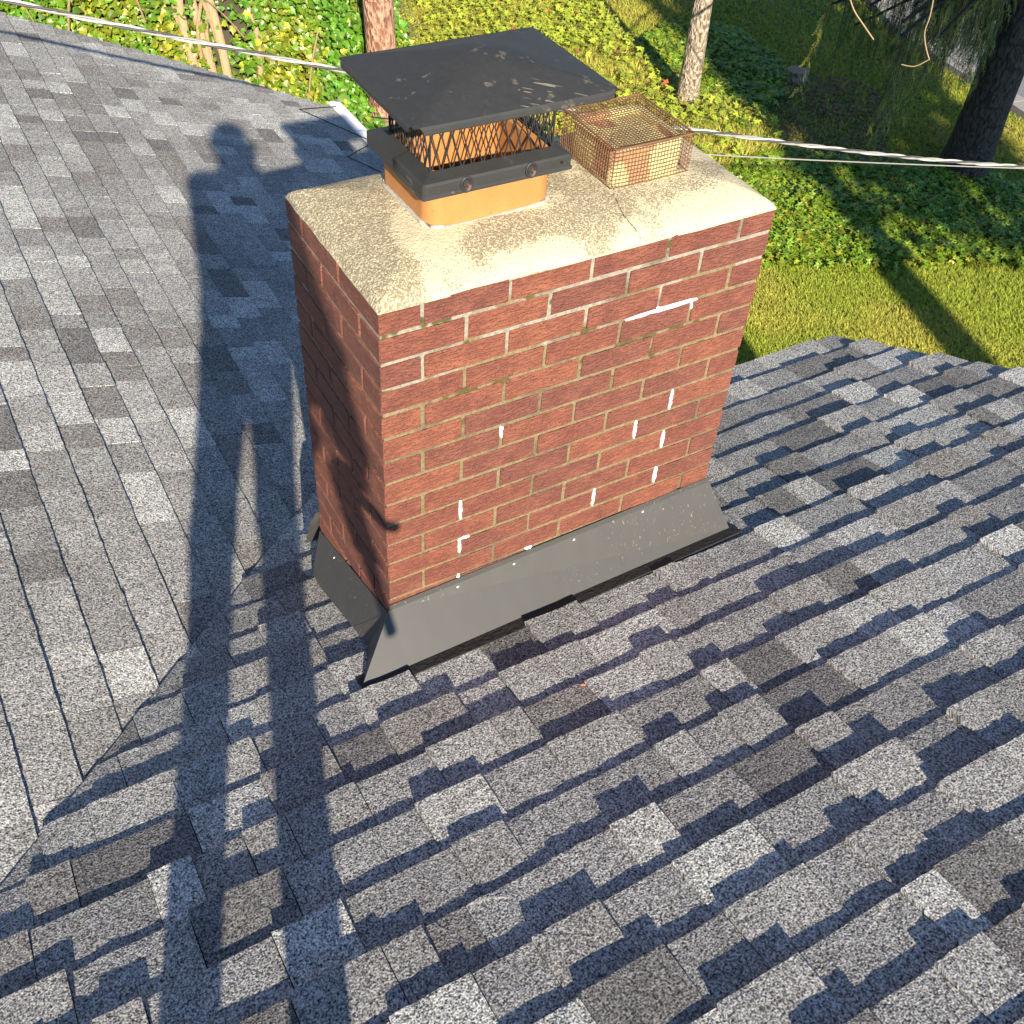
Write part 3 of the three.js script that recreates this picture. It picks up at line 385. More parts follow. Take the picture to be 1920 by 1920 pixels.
function tuftGeo(n, seed, lean, wid) { const f = rng(seed), t = []; for (let i = 0; i < n; i++) { const a = f() * 6.283, d = V(Math.cos(a), 0, Math.sin(a)), s = V(-d.z, 0, d.x).multiplyScalar(wid), b = d.clone().multiplyScalar(f() * 0.22), h = rr(0.6, 1, f), l = rr(0.2, lean, f), m = b.clone().addScaledVector(d, l * 0.35).setY(h * 0.6), e = b.clone().addScaledVector(d, l).setY(h); t.push(b.clone().sub(s), b.clone().add(s), m.clone().addScaledVector(s, 0.8), b.clone().sub(s), m.clone().addScaledVector(s, 0.8), m.clone().addScaledVector(s, -0.8), m.clone().addScaledVector(s, -0.8), m.clone().addScaledVector(s, 0.8), e); } const g = soup(t); g.deleteAttribute('uv'); return g; }
function rosette(n, seed) { const f = rng(seed), gs = []; for (let i = 0; i < n; i++) { const g = ovalLeaf.clone(); g.scale(1, 1, rr(0.7, 1, f)); g.rotateX(-rr(0.05, 0.55, f)); g.rotateY(i / n * 6.283 + rr(-0.4, 0.4, f)); gs.push(g); } return mergeGeometries(gs); }
function frond(seed, n = 16) { const f = rng(seed), t = []; t.push(...stick(V(0, 0, 0), V(0, -0.12, 1), 0.012, 0.004, 3)); for (let i = 0; i < n; i++) { const z = (i + 0.5) / n, y = -0.12 * z * z; for (const s of [-1, 1]) { const l = rr(0.16, 0.3, f) * (1 - 0.5 * z), e = V(s * l, y + rr(-0.08, 0.03, f), z + l * 0.9), b = V(0, y, z); t.push(b, V(s * l * 0.4, y + 0.004, z + l * 0.5 - 0.035), e, b, e, V(s * l * 0.4, y, z + l * 0.5 + 0.035)); } } const g = soup(t); g.deleteAttribute('uv'); return g; }
const mLeafGloss = leafMat(0.42, 0.22), mLeafMatte = leafMat(0.75, 0.25), mBlade = leafMat(0.7, 0.3), mNeedle = leafMat(0.8, 0.12);
const dirtPatch = [[8.6, -8.2], [9.3, -8.4], [10.1, -8.0], [10.3, -7.2], [9.4, -6.4], [8.9, -5.9], [8.2, -6.3], [8.1, -7.0]];
const coverPoly = [[5.6, -5.0], [6.28, -4.86], [7.01, -4.42], [8.0, -4.05], [8.66, -3.68], [9.6, -3.2], [10.2, -4.2], [9.75, -4.9], [9.3, -5.5], [8.6, -5.75], [8.0, -6.3], [7.75, -6.85], [7.9, -7.3], [8.9, -7.9], [9.5, -8.7], [9.5, -9.7], [8.7, -10.1], [7.9, -9.6], [7.6, -8.5], [7.2, -7.6], [6.6, -6.8], [6.0, -6.2], [5.4, -5.8]];
const brushPoly = [[5.2, -13.6], [6.4, -13.2], [8.5, -12.2], [8.2, -10.9], [7.75, -9.4], [7.7, -8.2], [8.2, -7.2], [7.9, -6.6], [7.2, -6.5], [6.3, -6.4], [5.2, -7], [4.2, -8.5], [4.3, -10.5], [4.8, -12]];
{ // lawn
  const f = rng(801), items = [], tuft = tuftGeo(6, 802, 0.7, 0.07), c = new THREE.Color();
  for (let i = 0; items.length < 120000 && i < 900000; i++) { const x = rr(4.3, 13.5, f), z = rr(-14.5, -1.6, f); if (f() > 1.15 - 0.07 * Math.hypot(x, z + 1)) continue; if (inPoly(x, z, coverPoly) || inPoly(x, z, brushPoly) && f() < 0.8) continue; if (inPoly(x, z, [...edge, [40, 0], [40, -14]])) continue; const ib = inPoly(x, z, dirtPatch); if (ib && f() < 0.75) continue;
    const d = fbm(x * 0.9 + 40, z * 0.9 + 40, 1e6, 803, 3), dry = sm(0.45, 0.7, d) * 0.6 + 0.25 * f(), h = rr(0.028, 0.056, f); c.setRGB(lerp(0.36, 0.58, dry), lerp(0.45, 0.52, dry), lerp(0.02, 0.08, dry)).multiplyScalar(rr(0.6, 1.15, f));
    items.push({ p: V(x, GROUND, z), q: Q(new THREE.Euler(rr(-0.25, 0.25, f), f() * 6.28, rr(-0.25, 0.25, f))), s: V(h * 0.9, h, h * 0.9), c: c.clone() }); }
  scatter('lawn_grass', tuft, mBlade, items, scene, 'short yellow-green grass of the lawn past the roof corner', 'grass');
  // ground cover
  const it2 = [], ro = rosette(5, 811);
  for (let i = 0; it2.length < 46000 && i < 500000; i++) { const x = rr(5.3, 10.4, f), z = rr(-10.2, -3.1, f); if (!inPoly(x + rr(-0.15, 0.15, f), z + rr(-0.15, 0.15, f), coverPoly)) continue; const hgt = 0.03 + 0.22 * fbm(x * 2.2, z * 2.2 + 50, 1e6, 813, 3) * f(), s = rr(0.032, 0.062, f), y = f() < 0.2 ? 1.6 : 1; c.setRGB(0.17 * y, 0.28, 0.018).multiplyScalar(rr(0.55, 1.3, f)); it2.push({ p: V(x, GROUND + hgt, z), q: Q(new THREE.Euler(rr(-0.5, 0.5, f), f() * 6.28, rr(-0.5, 0.5, f))), s: V(s, s, s), c: c.clone() }); }
  scatter('ground_cover', ro, mLeafGloss, it2, scene, 'low dark green leafy ground cover between lawn and conifer', 'ground cover');
  // rough grass and weeds
  const it3 = [], it4 = [], tall = tuftGeo(8, 821, 1.0, 0.035);
  for (let i = 0; it3.length + it4.length < 42000 && i < 500000; i++) { const x = rr(4.1, 8.6, f), z = rr(-13.7, -6.3, f); if (!inPoly(x, z, brushPoly)) continue; const g = fbm(x * 1.3 + 9, z * 1.3 + 70, 1e6, 823, 3);
    if (f() < 0.8 - 1.1 * (g - 0.45)) { const h = rr(0.08, 0.24, f), dry = f(); c.setRGB(lerp(0.42, 0.66, dry), lerp(0.44, 0.54, dry), lerp(0.03, 0.12, dry)).multiplyScalar(rr(0.7, 1.1, f)); it3.push({ p: V(x, GROUND, z), q: Q(new THREE.Euler(rr(-0.3, 0.3, f), f() * 6.28, rr(-0.3, 0.3, f))), s: V(h * 0.7, h, h * 0.7), c: c.clone() }); }
    else { const s = rr(0.03, 0.07, f), red = f() < 0.025; red ? c.setRGB(0.35, 0.1, 0.03) : c.setRGB(0.33, 0.4, 0.02).multiplyScalar(rr(0.6, 1.2, f)); it4.push({ p: V(x, GROUND + rr(0.02, 0.26, f), z), q: Q(new THREE.Euler(rr(-0.6, 0.6, f), f() * 6.28, rr(-0.6, 0.6, f))), s: V(s, s, s), c: c.clone() }); } }
  scatter('dry_grass', tall, mBlade, it3, scene, 'tall straw-yellow grass on the bank behind the cap', 'grass');
  scatter('weeds', ro, mLeafMatte, it4, scene, 'loose green weeds among the straw-yellow grass', 'weeds');
  // litter on the bare soil
  const it5 = [], lf = ovalLeaf; for (let i = 0; it5.length < 2600 && i < 60000; i++) { const x = rr(7.8, 12, f), z = rr(-9, -4, f); if (f() > (inPoly(x, z, dirtPatch) ? 1 : 0.16)) continue; const s = rr(0.03, 0.075, f); c.setRGB(0.22, 0.115, 0.055).multiplyScalar(rr(0.4, 1.3, f)); it5.push({ p: V(x, GROUND + rr(0.012, 0.05, f), z), q: Q(new THREE.Euler(rr(-0.5, 0.5, f), f() * 6.28, rr(-0.5, 0.5, f))), s: V(s, s, s), c: c.clone() }); }
  scatter('leaf_litter', lf, mLeafMatte, it5, scene, 'brown fallen leaves on bare soil beside the stump', 'leaf litter');
}
// ivy bank beyond the far roof edge
{ const f = rng(851), ivy = thing('ivy_hedge', 'tall bank of glossy green ivy with bare woody stems behind the left roof edge', 'ivy hedge', V(0, 0, 0)), c = new THREE.Color();
  const S = (x, w) => { const n = fbm(x * 0.9 + 20, w * 4 + 20, 1e6, 853, 4) - 0.5, e = sm(4.0, 3.0, x); return V(x, GROUND - 0.1 + 4.7 * w * (0.5 + 0.5 * e) + 0.5 * n * w, -6.7 - 3.3 * w + 1.3 * n); };
  const nx = 70, ny = 26, pos = [], idx = []; for (let j = 0; j <= ny; j++) for (let i = 0; i <= nx; i++) { const p = S(lerp(-9, 3.9, i / nx), j / ny); pos.push(p.x, p.y, p.z - 0.12); } for (let j = 0; j < ny; j++) for (let i = 0; i < nx; i++) { const a = j * (nx + 1) + i; idx.push(a, a + 1, a + nx + 2, a, a + nx + 2, a + nx + 1); }
  const back = pos.length / 3; for (let i = 0; i <= nx; i++) pos.push(lerp(-9, 3.9, i / nx), GROUND - 0.1, -13.5); for (let i = 0; i < nx; i++) { const a = ny * (nx + 1) + i; idx.push(a, a + 1, back + i + 1, a, back + i + 1, back + i); }
  const g = new THREE.BufferGeometry(); g.setAttribute('position', new THREE.Float32BufferAttribute(pos, 3)); g.setIndex(idx); g.computeVertexNormals(); mesh('earth_bank', g, mat({ color: lin(0.05, 0.042, 0.022) }), ivy);
  const items = [], gap = (x, w) => sm(0.42, 0.12, Math.abs(x - 1.95 - (w - 0.5) * 0.3)) * sm(0.2, 0.35, w) * sm(0.75, 0.6, w);
  for (let i = 0; i < 62000; i++) { const near = i < 58000, x = near ? rr(-1.2, 3.95, f) : rr(-9, -1.2, f), w = near ? rr(0, 0.86, f) : f(); if (f() < gap(x, w) * 0.75) continue; const p = S(x, w), out = f() ** 2 * 0.2; p.add(V(0, out * 0.5, out)); const n = V(rr(-0.7, 0.7, f), rr(0.25, 1, f), rr(0.2, 1.1, f)).normalize(), s = rr(0.032, 0.078, f), r = f(), vein = fbm(x * 2, w * 9, 1e6, 857, 3);
    if (r < 0.05 + 0.12 * sm(0.5, 0.7, vein)) c.setRGB(0.4, 0.4, 0.03); else c.setRGB(lerp(0.1, 0.26, sm(0.35, 0.7, vein) * f()), lerp(0.19, 0.3, f()), 0.012); c.multiplyScalar(rr(0.6, 1.15, f)); items.push({ p, q: face(n, f() * 6.28), s: V(s, s, s), c: c.clone() }); }
  scatter('foliage', ivyLeaf, mLeafGloss, items, ivy);
  const mVine = mat({ color: lin(0.42, 0.29, 0.16), roughness: 1, bumpMap: tSandB, bumpScale: 0.01 });
  for (let k = 0; k < 9; k++) { const x0 = rr(1.55, 2.3, f), pts = []; for (let i = 0; i <= 6; i++) { const w = 0.22 + i * 0.085; const p = S(x0 + rr(-0.06, 0.06, f) + (k > 6 ? (i - 3) * 0.13 : 0), w); pts.push(p.add(V(0, 0.05, rr(0.04, 0.12, f)))); } mesh('woody_stem', tube(pts, k > 6 ? 0.018 : rr(0.025, 0.045, f), 30, 7), mVine, ivy); }
  for (let k = 0; k < 14; k++) { const x0 = rr(-0.2, 4.2, f), w0 = rr(0.2, 0.7, f), dx = rr(-0.5, 0.5, f), pts = []; for (let i = 0; i <= 4; i++) pts.push(S(x0 + dx * i / 4, w0 + (0.12 - Math.abs(dx) * 0.1) * i / 4).add(V(0, 0.08 + 0.05 * Math.sin(i), 0.2))); mesh('woody_stem', tube(pts, rr(0.006, 0.011, f), 16, 5), mVine, ivy); } }
// trees
function trunkGeo(pts, radii, seed, rad = 18) { const cv = new THREE.CatmullRomCurve3(pts), n = 26, pos = [], uv = [], idx = [], L = cv.getLength(); for (let i = 0; i <= n; i++) { const t = i / n, p = cv.getPoint(t), k = t * (radii.length - 1), j = Math.min(radii.length - 2, Math.floor(k)), r0 = lerp(radii[j], radii[j + 1], k - j); for (let a = 0; a <= rad; a++) { const th = a / rad * 6.28318, r = r0 * (0.92 + 0.2 * fbm((a % rad) * 0.5 + seed, t * 7, 1e6, seed, 3)); pos.push(p.x + r * Math.cos(th), p.y, p.z + r * Math.sin(th)); uv.push(a / rad * 6.283 * r0 / 1.2, t * L / 1.2); } } for (let i = 0; i < n; i++) for (let a = 0; a < rad; a++) { const k = i * (rad + 1) + a; idx.push(k, k + rad + 1, k + rad + 2, k, k + rad + 2, k + 1); } const g = new THREE.BufferGeometry(); g.setAttribute('position', new THREE.Float32BufferAttribute(pos, 3)); g.setAttribute('uv', new THREE.Float32BufferAttribute(uv, 2)); g.setIndex(idx); g.computeVertexNormals(); return g; }
function broadCrown(parent, blobs, n, size, col, seed) { const f = rng(seed), items = [], c = new THREE.Color(), vol = blobs.map((b) => b[1] * b[2] * b[3]), tot = vol.reduce((a, b) => a + b); blobs.forEach((b, k) => { for (let i = 0; i < n * vol[k] / tot; i++) { const d = V(rr(-1, 1, f), rr(-1, 1, f), rr(-1, 1, f)).normalize().multiplyScalar(f() ** 0.4); const p = b[0].clone().add(V(d.x * b[1], d.y * b[2], d.z * b[3])), s = size * rr(0.6, 1.2, f); c.setRGB(...col).multiplyScalar(rr(0.6, 1.3, f)); items.push({ p, q: Q(new THREE.Euler(f() * 6.28, f() * 6.28, f() * 6.28)), s: V(s, s, s), c: c.clone() }); } }); return scatter('crown', ovalLeaf, mLeafMatte, items, parent); }
function limbs(parent, from, tips, r, m) { for (const t of tips) { const mid = from.clone().lerp(t, 0.5).add(V(0, 0.25, 0)); mesh('limb', new THREE.TubeGeometry(new THREE.CatmullRomCurve3([from, mid, t]), 10, r, 6), m, parent); } }
{ const t1 = thing('tree', 'thick reddish-brown tree trunk rising behind the black cap', 'tree', V(3.44, GROUND, -7.75)); mesh('trunk', trunkGeo([V(0, -0.1, 0), V(0.02, 1, -0.02), V(-0.06, 2.6, 0.02), V(-0.1, 5, 0.05), V(-0.1, 9, 0)], [0.18, 0.145, 0.14, 0.135, 0.1], 871), mBarkRed, t1);
  limbs(t1, V(-0.1, 8, 0), [V(1.4, 9.8, 0.5), V(-1.5, 9.7, -0.4), V(0.3, 10.4, 1.2)], 0.05, mBarkRed); broadCrown(t1, [[V(0, 10.2, 0), 2.2, 1.5, 2.2]], 1500, 0.3, [0.08, 0.15, 0.02], 872);
  const t2 = thing('tree', 'slim grey-brown tree trunk standing in the brush right of the cap', 'tree', V(7.5, GROUND, -7.95)); mesh('trunk', trunkGeo([V(0, -0.1, 0), V(0.0, 0.6, 0), V(0.03, 1.6, -0.05), V(-0.06, 3, 0.05), V(-0.1, 8, 0)], [0.15, 0.118, 0.105, 0.095, 0.06], 873), mBarkGrey, t2);
  limbs(t2, V(-0.1, 7.4, 0), [V(1.0, 9, 0.4), V(-1.1, 9.1, -0.3), V(0.2, 9.5, -0.9)], 0.03, mBarkGrey); broadCrown(t2, [[V(0, 9.4, 0), 1.7, 1.2, 1.7]], 1200, 0.3, [0.09, 0.15, 0.02], 874); }
// weeping conifer in front of the driveway
{ const f = rng(881), base = V(9.52, GROUND, -5.36), cf = thing('conifer_tree', 'dark conifer with drooping branches in front of the driveway', 'tree', base), c = new THREE.Color();
  mesh('trunk', trunkGeo([V(0, -0.15, 0), V(0.02, 0.5, 0), V(0, 2, 0), V(0.03, 5, 0), V(0, 11, 0)], [0.31, 0.24, 0.2, 0.17, 0.06], 883), mBarkDark, cf);
  const items = [], lefty = V(-0.84, 0, -0.54); 
  const twigs = [];
  for (let k = 0; k < 54; k++) { const h = k < 34 ? rr(1.9, 3.0, f) : rr(2.6, 9.5, f), a = k < 34 ? rr(-0.6, 0.75, f) : f() * 6.283, dir = lefty.clone().applyAxisAngle(V(0, 1, 0), a), L = k < 34 ? rr(0.6, 2.05, f) : rr(1.2, 2.3, f) * (1 - h / 14), pts = [V(0, h, 0), dir.clone().multiplyScalar(L * 0.5).setY(h + 0.12), dir.clone().multiplyScalar(L).setY(h - 0.28)], cv = new THREE.CatmullRomCurve3(pts);
    mesh('branch', new THREE.TubeGeometry(cv, 8, 0.014, 5), mBarkDark, cf);
    const nt = Math.round(L * 5.5); for (let i = 1; i <= nt; i++) { const p0 = cv.getPoint(0.15 + 0.85 * i / nt), len = rr(0.35, 1.15, f) * (k < 34 ? 1 : 0.8), sway = V(rr(-0.14, 0.14, f), 0, rr(-0.14, 0.14, f)); if (p0.y - len < 0.25) continue; const p1 = p0.clone().add(sway).add(V(0, -len, 0)); twigs.push(...stick(p0, p1, 0.004, 0.002, 3));
      const m = Math.round(len * 22); for (let j = 0; j < m; j++) { const p = p0.clone().lerp(p1, (j + f()) / m), a2 = f() * 6.283, dd = V(Math.cos(a2) * 0.5, -1, Math.sin(a2) * 0.5).normalize(), s = rr(0.09, 0.19, f); const q = new THREE.Quaternion().setFromUnitVectors(V(0, 0, 1), dd); const y = f() < 0.3; c.setRGB(y ? 0.3 : 0.1, y ? 0.3 : 0.125, y ? 0.035 : 0.03).multiplyScalar(rr(0.6, 1.2, f)); items.push({ p, q, s: V(s * 0.7, s * 0.7, s), c: c.clone() }); } } }  // yellower fronds at random stand for sunlit clumps, light put into leaf colour
  scatter('foliage', frond(885, 7), mNeedle, items, cf); tag(mesh('twigs', soup(twigs), mBarkDark, cf), null, null, null, 'stuff');
  const mTwig = mat({ color: lin(0.3, 0.21, 0.12) }), rel = (l) => l.map((q) => V(...q).sub(base));
  for (const [l, r] of [[[[6.46, -1.6, -5.05], [6.56, -1.86, -4.92], [6.62, -1.95, -4.84], [6.7, -2.06, -4.74]], 0.007], [[[6.9, -1.5, -4.46], [6.93, -1.79, -4.43], [6.93, -1.92, -4.43], [6.97, -2.06, -4.38], [6.99, -2.12, -4.34]], 0.006], [[[6.99, -2.12, -4.34], [6.93, -2.2, -4.42], [6.87, -2.21, -4.51]], 0.005]]) mesh('bare_twig', tube(rel(l), r, 16, 5), mTwig, cf);
  for (const l of [[[9.5, -0.6, -5.3], [8.2, -0.9, -5.2], [7.2, -1.2, -5.0], [6.46, -1.6, -5.05]], [[9.5, -0.5, -5.3], [8.3, -0.8, -4.8], [7.3, -1.0, -4.5], [6.9, -1.5, -4.46]]]) mesh('branch', tube(rel(l), 0.016, 20, 5), mTwig, cf); }
// conifer shrubs behind the cap
for (const [x, z, h, w, n, lab, sd] of [[6.0, -13.2, 2.5, 1.3, 1500, 'olive spreading yew shrub directly behind the black lid', 891], [7.6, -14.6, 2.2, 1.2, 1100, 'yellowish conifer shrub at the top edge right of the lid', 893], [3.95, -10.4, 2.9, 0.8, 1000, 'shaded conifer shrub just left of the reddish trunk', 895]]) {
  const f = rng(sd), sh = thing('conifer_shrub', lab, 'shrub', V(x, GROUND, z)), items = [], c = new THREE.Color(); mesh('stem', trunkGeo([V(0, -0.1, 0), V(0, h * 0.5, 0), V(0, h * 0.9, 0)], [0.07, 0.05, 0.015], sd, 8), mBarkDark, sh);
  for (let i = 0; i < n; i++) { const t = f() ** 0.8, a = f() * 6.283, r = w * Math.sqrt(1 - t * 0.9) * (0.35 + 0.65 * Math.sqrt(f())) * (0.8 + 0.4 * noise(a * 2, t * 5, 1e6, sd)), p = V(Math.cos(a) * r, t * h, Math.sin(a) * r), dd = V(Math.cos(a), rr(-0.55, 0.25, f), Math.sin(a)).normalize(), s = rr(0.25, 0.45, f), y = f(); c.setRGB(lerp(0.08, 0.27, y), lerp(0.11, 0.26, y), lerp(0.03, 0.045, y)).multiplyScalar(rr(0.6, 1.15, f)); items.push({ p, q: new THREE.Quaternion().setFromUnitVectors(V(0, 0, 1), dd), s: V(s, s, s), c: c.clone() }); }
  scatter('foliage', frond(sd + 1, 10), mNeedle, items, sh); }
// stump
{ const st = thing('tree_stump', 'weathered low tree stump beside the patch of bare soil', 'tree stump', V(9.5, GROUND, -8.2)); mesh('trunk', trunkGeo([V(0, -0.1, 0), V(0, 0.06, 0), V(0, 0.12, 0)], [0.2, 0.15, 0.14], 901, 14), mBarkGrey, st); const g = new THREE.CircleGeometry(0.14, 14); g.rotateX(-Math.PI / 2); g.translate(0, 0.118, 0); mesh('cut_top', g, mat({ color: lin(0.28, 0.2, 0.12) }), st); }
// trees out of the frame on the sun's side, whose shade lies on the yard
const DH = V(0.2776, 0, -0.9607), RT = V(0.9607, 0, 0.2776);
const sv = (right, up, s) => CAM.clone().addScaledVector(RT, right).addScaledVector(DH, s).setY(CAM.y + (up - 0.446 * s) / 0.8946);
for (const [right, s, top, r, blobs, lab, sd, n] of [
  [6.03, -5, 3, 0.2, [[7.45, 0.3, -5, 1.6, 1.75, 1.6], [7.6, 1.8, -5.5, 1.7, 1.6, 1.6]], 'broad leafy tree on the sunny side of the house, out of frame', 911, 4200]]) {
  const b = sv(right, 0, s).setY(GROUND), t = thing('shade_tree', lab, 'tree', b), tp = sv(right, top, s).sub(b); mesh('trunk', trunkGeo([V(0, -0.1, 0), V(0.05, tp.y * 0.5, 0), V(0, tp.y, 0)], [r * 1.4, r, r * 0.7], sd), mBarkGrey, t);
  const bl = blobs.map((q) => [sv(q[0], q[1], q[2]).sub(b), q[3], q[4], q[5]]); limbs(t, V(0, tp.y * 0.72, 0), bl.map((q) => q[0]), r * 0.4, mBarkGrey); broadCrown(t, bl, n, 0.34, [0.06, 0.12, 0.02], sd + 1); }

// ------------------------------------------------------------------ cables
const WIRE = [[-1.4, -0.1, -3.65], [-0.415, -0.377, -3.404], [-0.199, -0.439, -3.35], [0.086, -0.523, -3.279], [0.409, -0.613, -3.198], [0.777, -0.71, -3.106], [1.127, -0.802, -3.018], [1.964, -1.008, -2.809], [2.914, -1.217, -2.572], [3.967, -1.427, -2.308], [4.555, -1.53, -2.161], [5.18, -1.626, -2.005], [5.718, -1.703, -1.871], [8, -1.9, -1.3]].map((q) => V(...q));
{ const drop = thing('power_cable', 'twisted silvery service cable crossing behind the chimney cap', 'cable'), cv = new THREE.CatmullRomCurve3(WIRE), L = cv.getLength(), mAl = mat({ color: lin(0.62, 0.6, 0.55), roughness: 0.45, metalness: 0.3 }), mIns = mat({ color: lin(0.24, 0.235, 0.22), roughness: 0.55 }), mDk = mat({ color: lin(0.05, 0.05, 0.05), roughness: 0.6 });
  for (let k = 0; k < 3; k++) { const pts = [], n = 260; for (let i = 0; i <= n; i++) { const t = i / n, p = cv.getPointAt(t), a = t * L / 0.42 * 6.283 + k * 2.094; pts.push(p.add(V(0.25 * Math.cos(a) * 0.007, Math.sin(a) * 0.007, Math.cos(a) * 0.007))); } mesh('strand', tube(pts, 0.0055, 520, 6), [mAl, mIns, mDk][k], drop); }
  const th = thing('telephone_wire', 'thin grey wire running just below the twisted cable', 'wire'); mesh('strand', tube([[1.2, -0.95, -2.8], [2.691, -1.238, -2.427], [2.934, -1.275, -2.367], [3.278, -1.321, -2.281], [4.078, -1.42, -2.08], [4.952, -1.522, -1.862], [5.46, -1.579, -1.735], [8, -1.8, -1.1]].map((q) => V(...q)), 0.0036, 120, 6), mIns, th); }
{ const hc = thing('heat_cable', 'thin black heating cable zigzagging on shingles by the gutter', 'cable'), zz = [[1.8, -4.8], [1.49, -4.64], [1.81, -4.28], [1.78, -4.21], [1.53, -3.96], [1.8, -3.62], [1.76, -3.55], [1.5, -3.3], [1.8, -2.95]], pts = []; zz.forEach(([x, z], i) => { pts.push(V(x, yL(x) + 0.006, z)); if (i + 1 < zz.length) for (const t of [0.08, 0.5, 0.92]) { const X = lerp(x, zz[i + 1][0], t), Z = lerp(z, zz[i + 1][1], t); pts.push(V(X, yL(X) + 0.006, Z)); } }); mesh('cable', tube(pts, 0.0032, 200, 6), mat({ color: lin(0.012, 0.012, 0.012), roughness: 0.6 }), hc); }
{ const l = mesh(numbered('fallen_leaf'), (() => { const g = ovalLeaf.clone(); g.scale(0.02, 0.02, 0.022); return g; })(), mat({ color: lin(0.55, 0.12, 0.05) }), scene); l.position.set(0.315, yR(0.42) + 0.014, 0.42); l.rotation.set(0.3, 0.8, 0.2); tag(l, 'tiny red dry leaf lying on the shingles in front of the chimney', 'leaf'); }

// ------------------------------------------------------------------ the person on the roof, behind the camera, whose shadow falls on roof and chimney
function flesh(bones, lo, size, res, k = 0.03) { // smooth union of tapered capsules, meshed; bones [a, b, ra, rb, zone]
  const mc = new MarchingCubes(res, new THREE.MeshStandardMaterial(), false, false, 300000), half = res / 2, fld = mc.field; mc.isolation = 0; const B = bones.map(([a, b, ra, rb]) => { const d = V().subVectors(b, a); return [a.x, a.y, a.z, d.x, d.y, d.z, d.lengthSq() || 1e-9, ra, rb]; });
  for (let z = 0; z < res; z++) for (let y = 0; y < res; y++) for (let x = 0; x < res; x++) { const px = lo.x + size * x / res, py = lo.y + size * y / res, pz = lo.z + size * z / res; let s = 0.2; for (const q of B) { const ex = px - q[0], ey = py - q[1], ez = pz - q[2], t = Math.min(1, Math.max(0, (ex * q[3] + ey * q[4] + ez * q[5]) / q[6])), dx = ex - q[3] * t, dy = ey - q[4] * t, dz = ez - q[5] * t, d = Math.sqrt(dx * dx + dy * dy + dz * dz) - q[7] - (q[8] - q[7]) * t; const h = Math.max(k - Math.abs(s - d), 0) / k; s = Math.min(s, d) - h * h * k * 0.25; } fld[x + y * res + z * res * res] = -s; }
  mc.update(); const n = mc.count, P = mc.positionArray, pos = new Float32Array(n * 3); for (let i = 0; i < n; i++) { pos[i * 3] = lo.x + size * (P[i * 3] + 1) / 2; pos[i * 3 + 1] = lo.y + size * (P[i * 3 + 1] + 1) / 2; pos[i * 3 + 2] = lo.z + size * (P[i * 3 + 2] + 1) / 2; }
  let g = new THREE.BufferGeometry(); g.setAttribute('position', new THREE.BufferAttribute(pos, 3)); g = mergeVertices(g, 1e-5); g.computeVertexNormals(); const p = g.attributes.position, col = new Float32Array(p.count * 3), q = V(), e = V(), d = V();
  for (let i = 0; i < p.count; i++) { q.fromBufferAttribute(p, i); let best = 9, bc = null; for (const b of bones) { d.subVectors(b[1], b[0]); const t = clamp(e.subVectors(q, b[0]).dot(d) / (d.lengthSq() || 1e-9)); const w = e.copy(b[0]).addScaledVector(d, t).distanceTo(q) - lerp(b[2], b[3], t); if (w < best) { best = w; bc = b[4]; } } col.set(bc, i * 3); }
  g.setAttribute('color', new THREE.BufferAttribute(col, 3)); return g; }
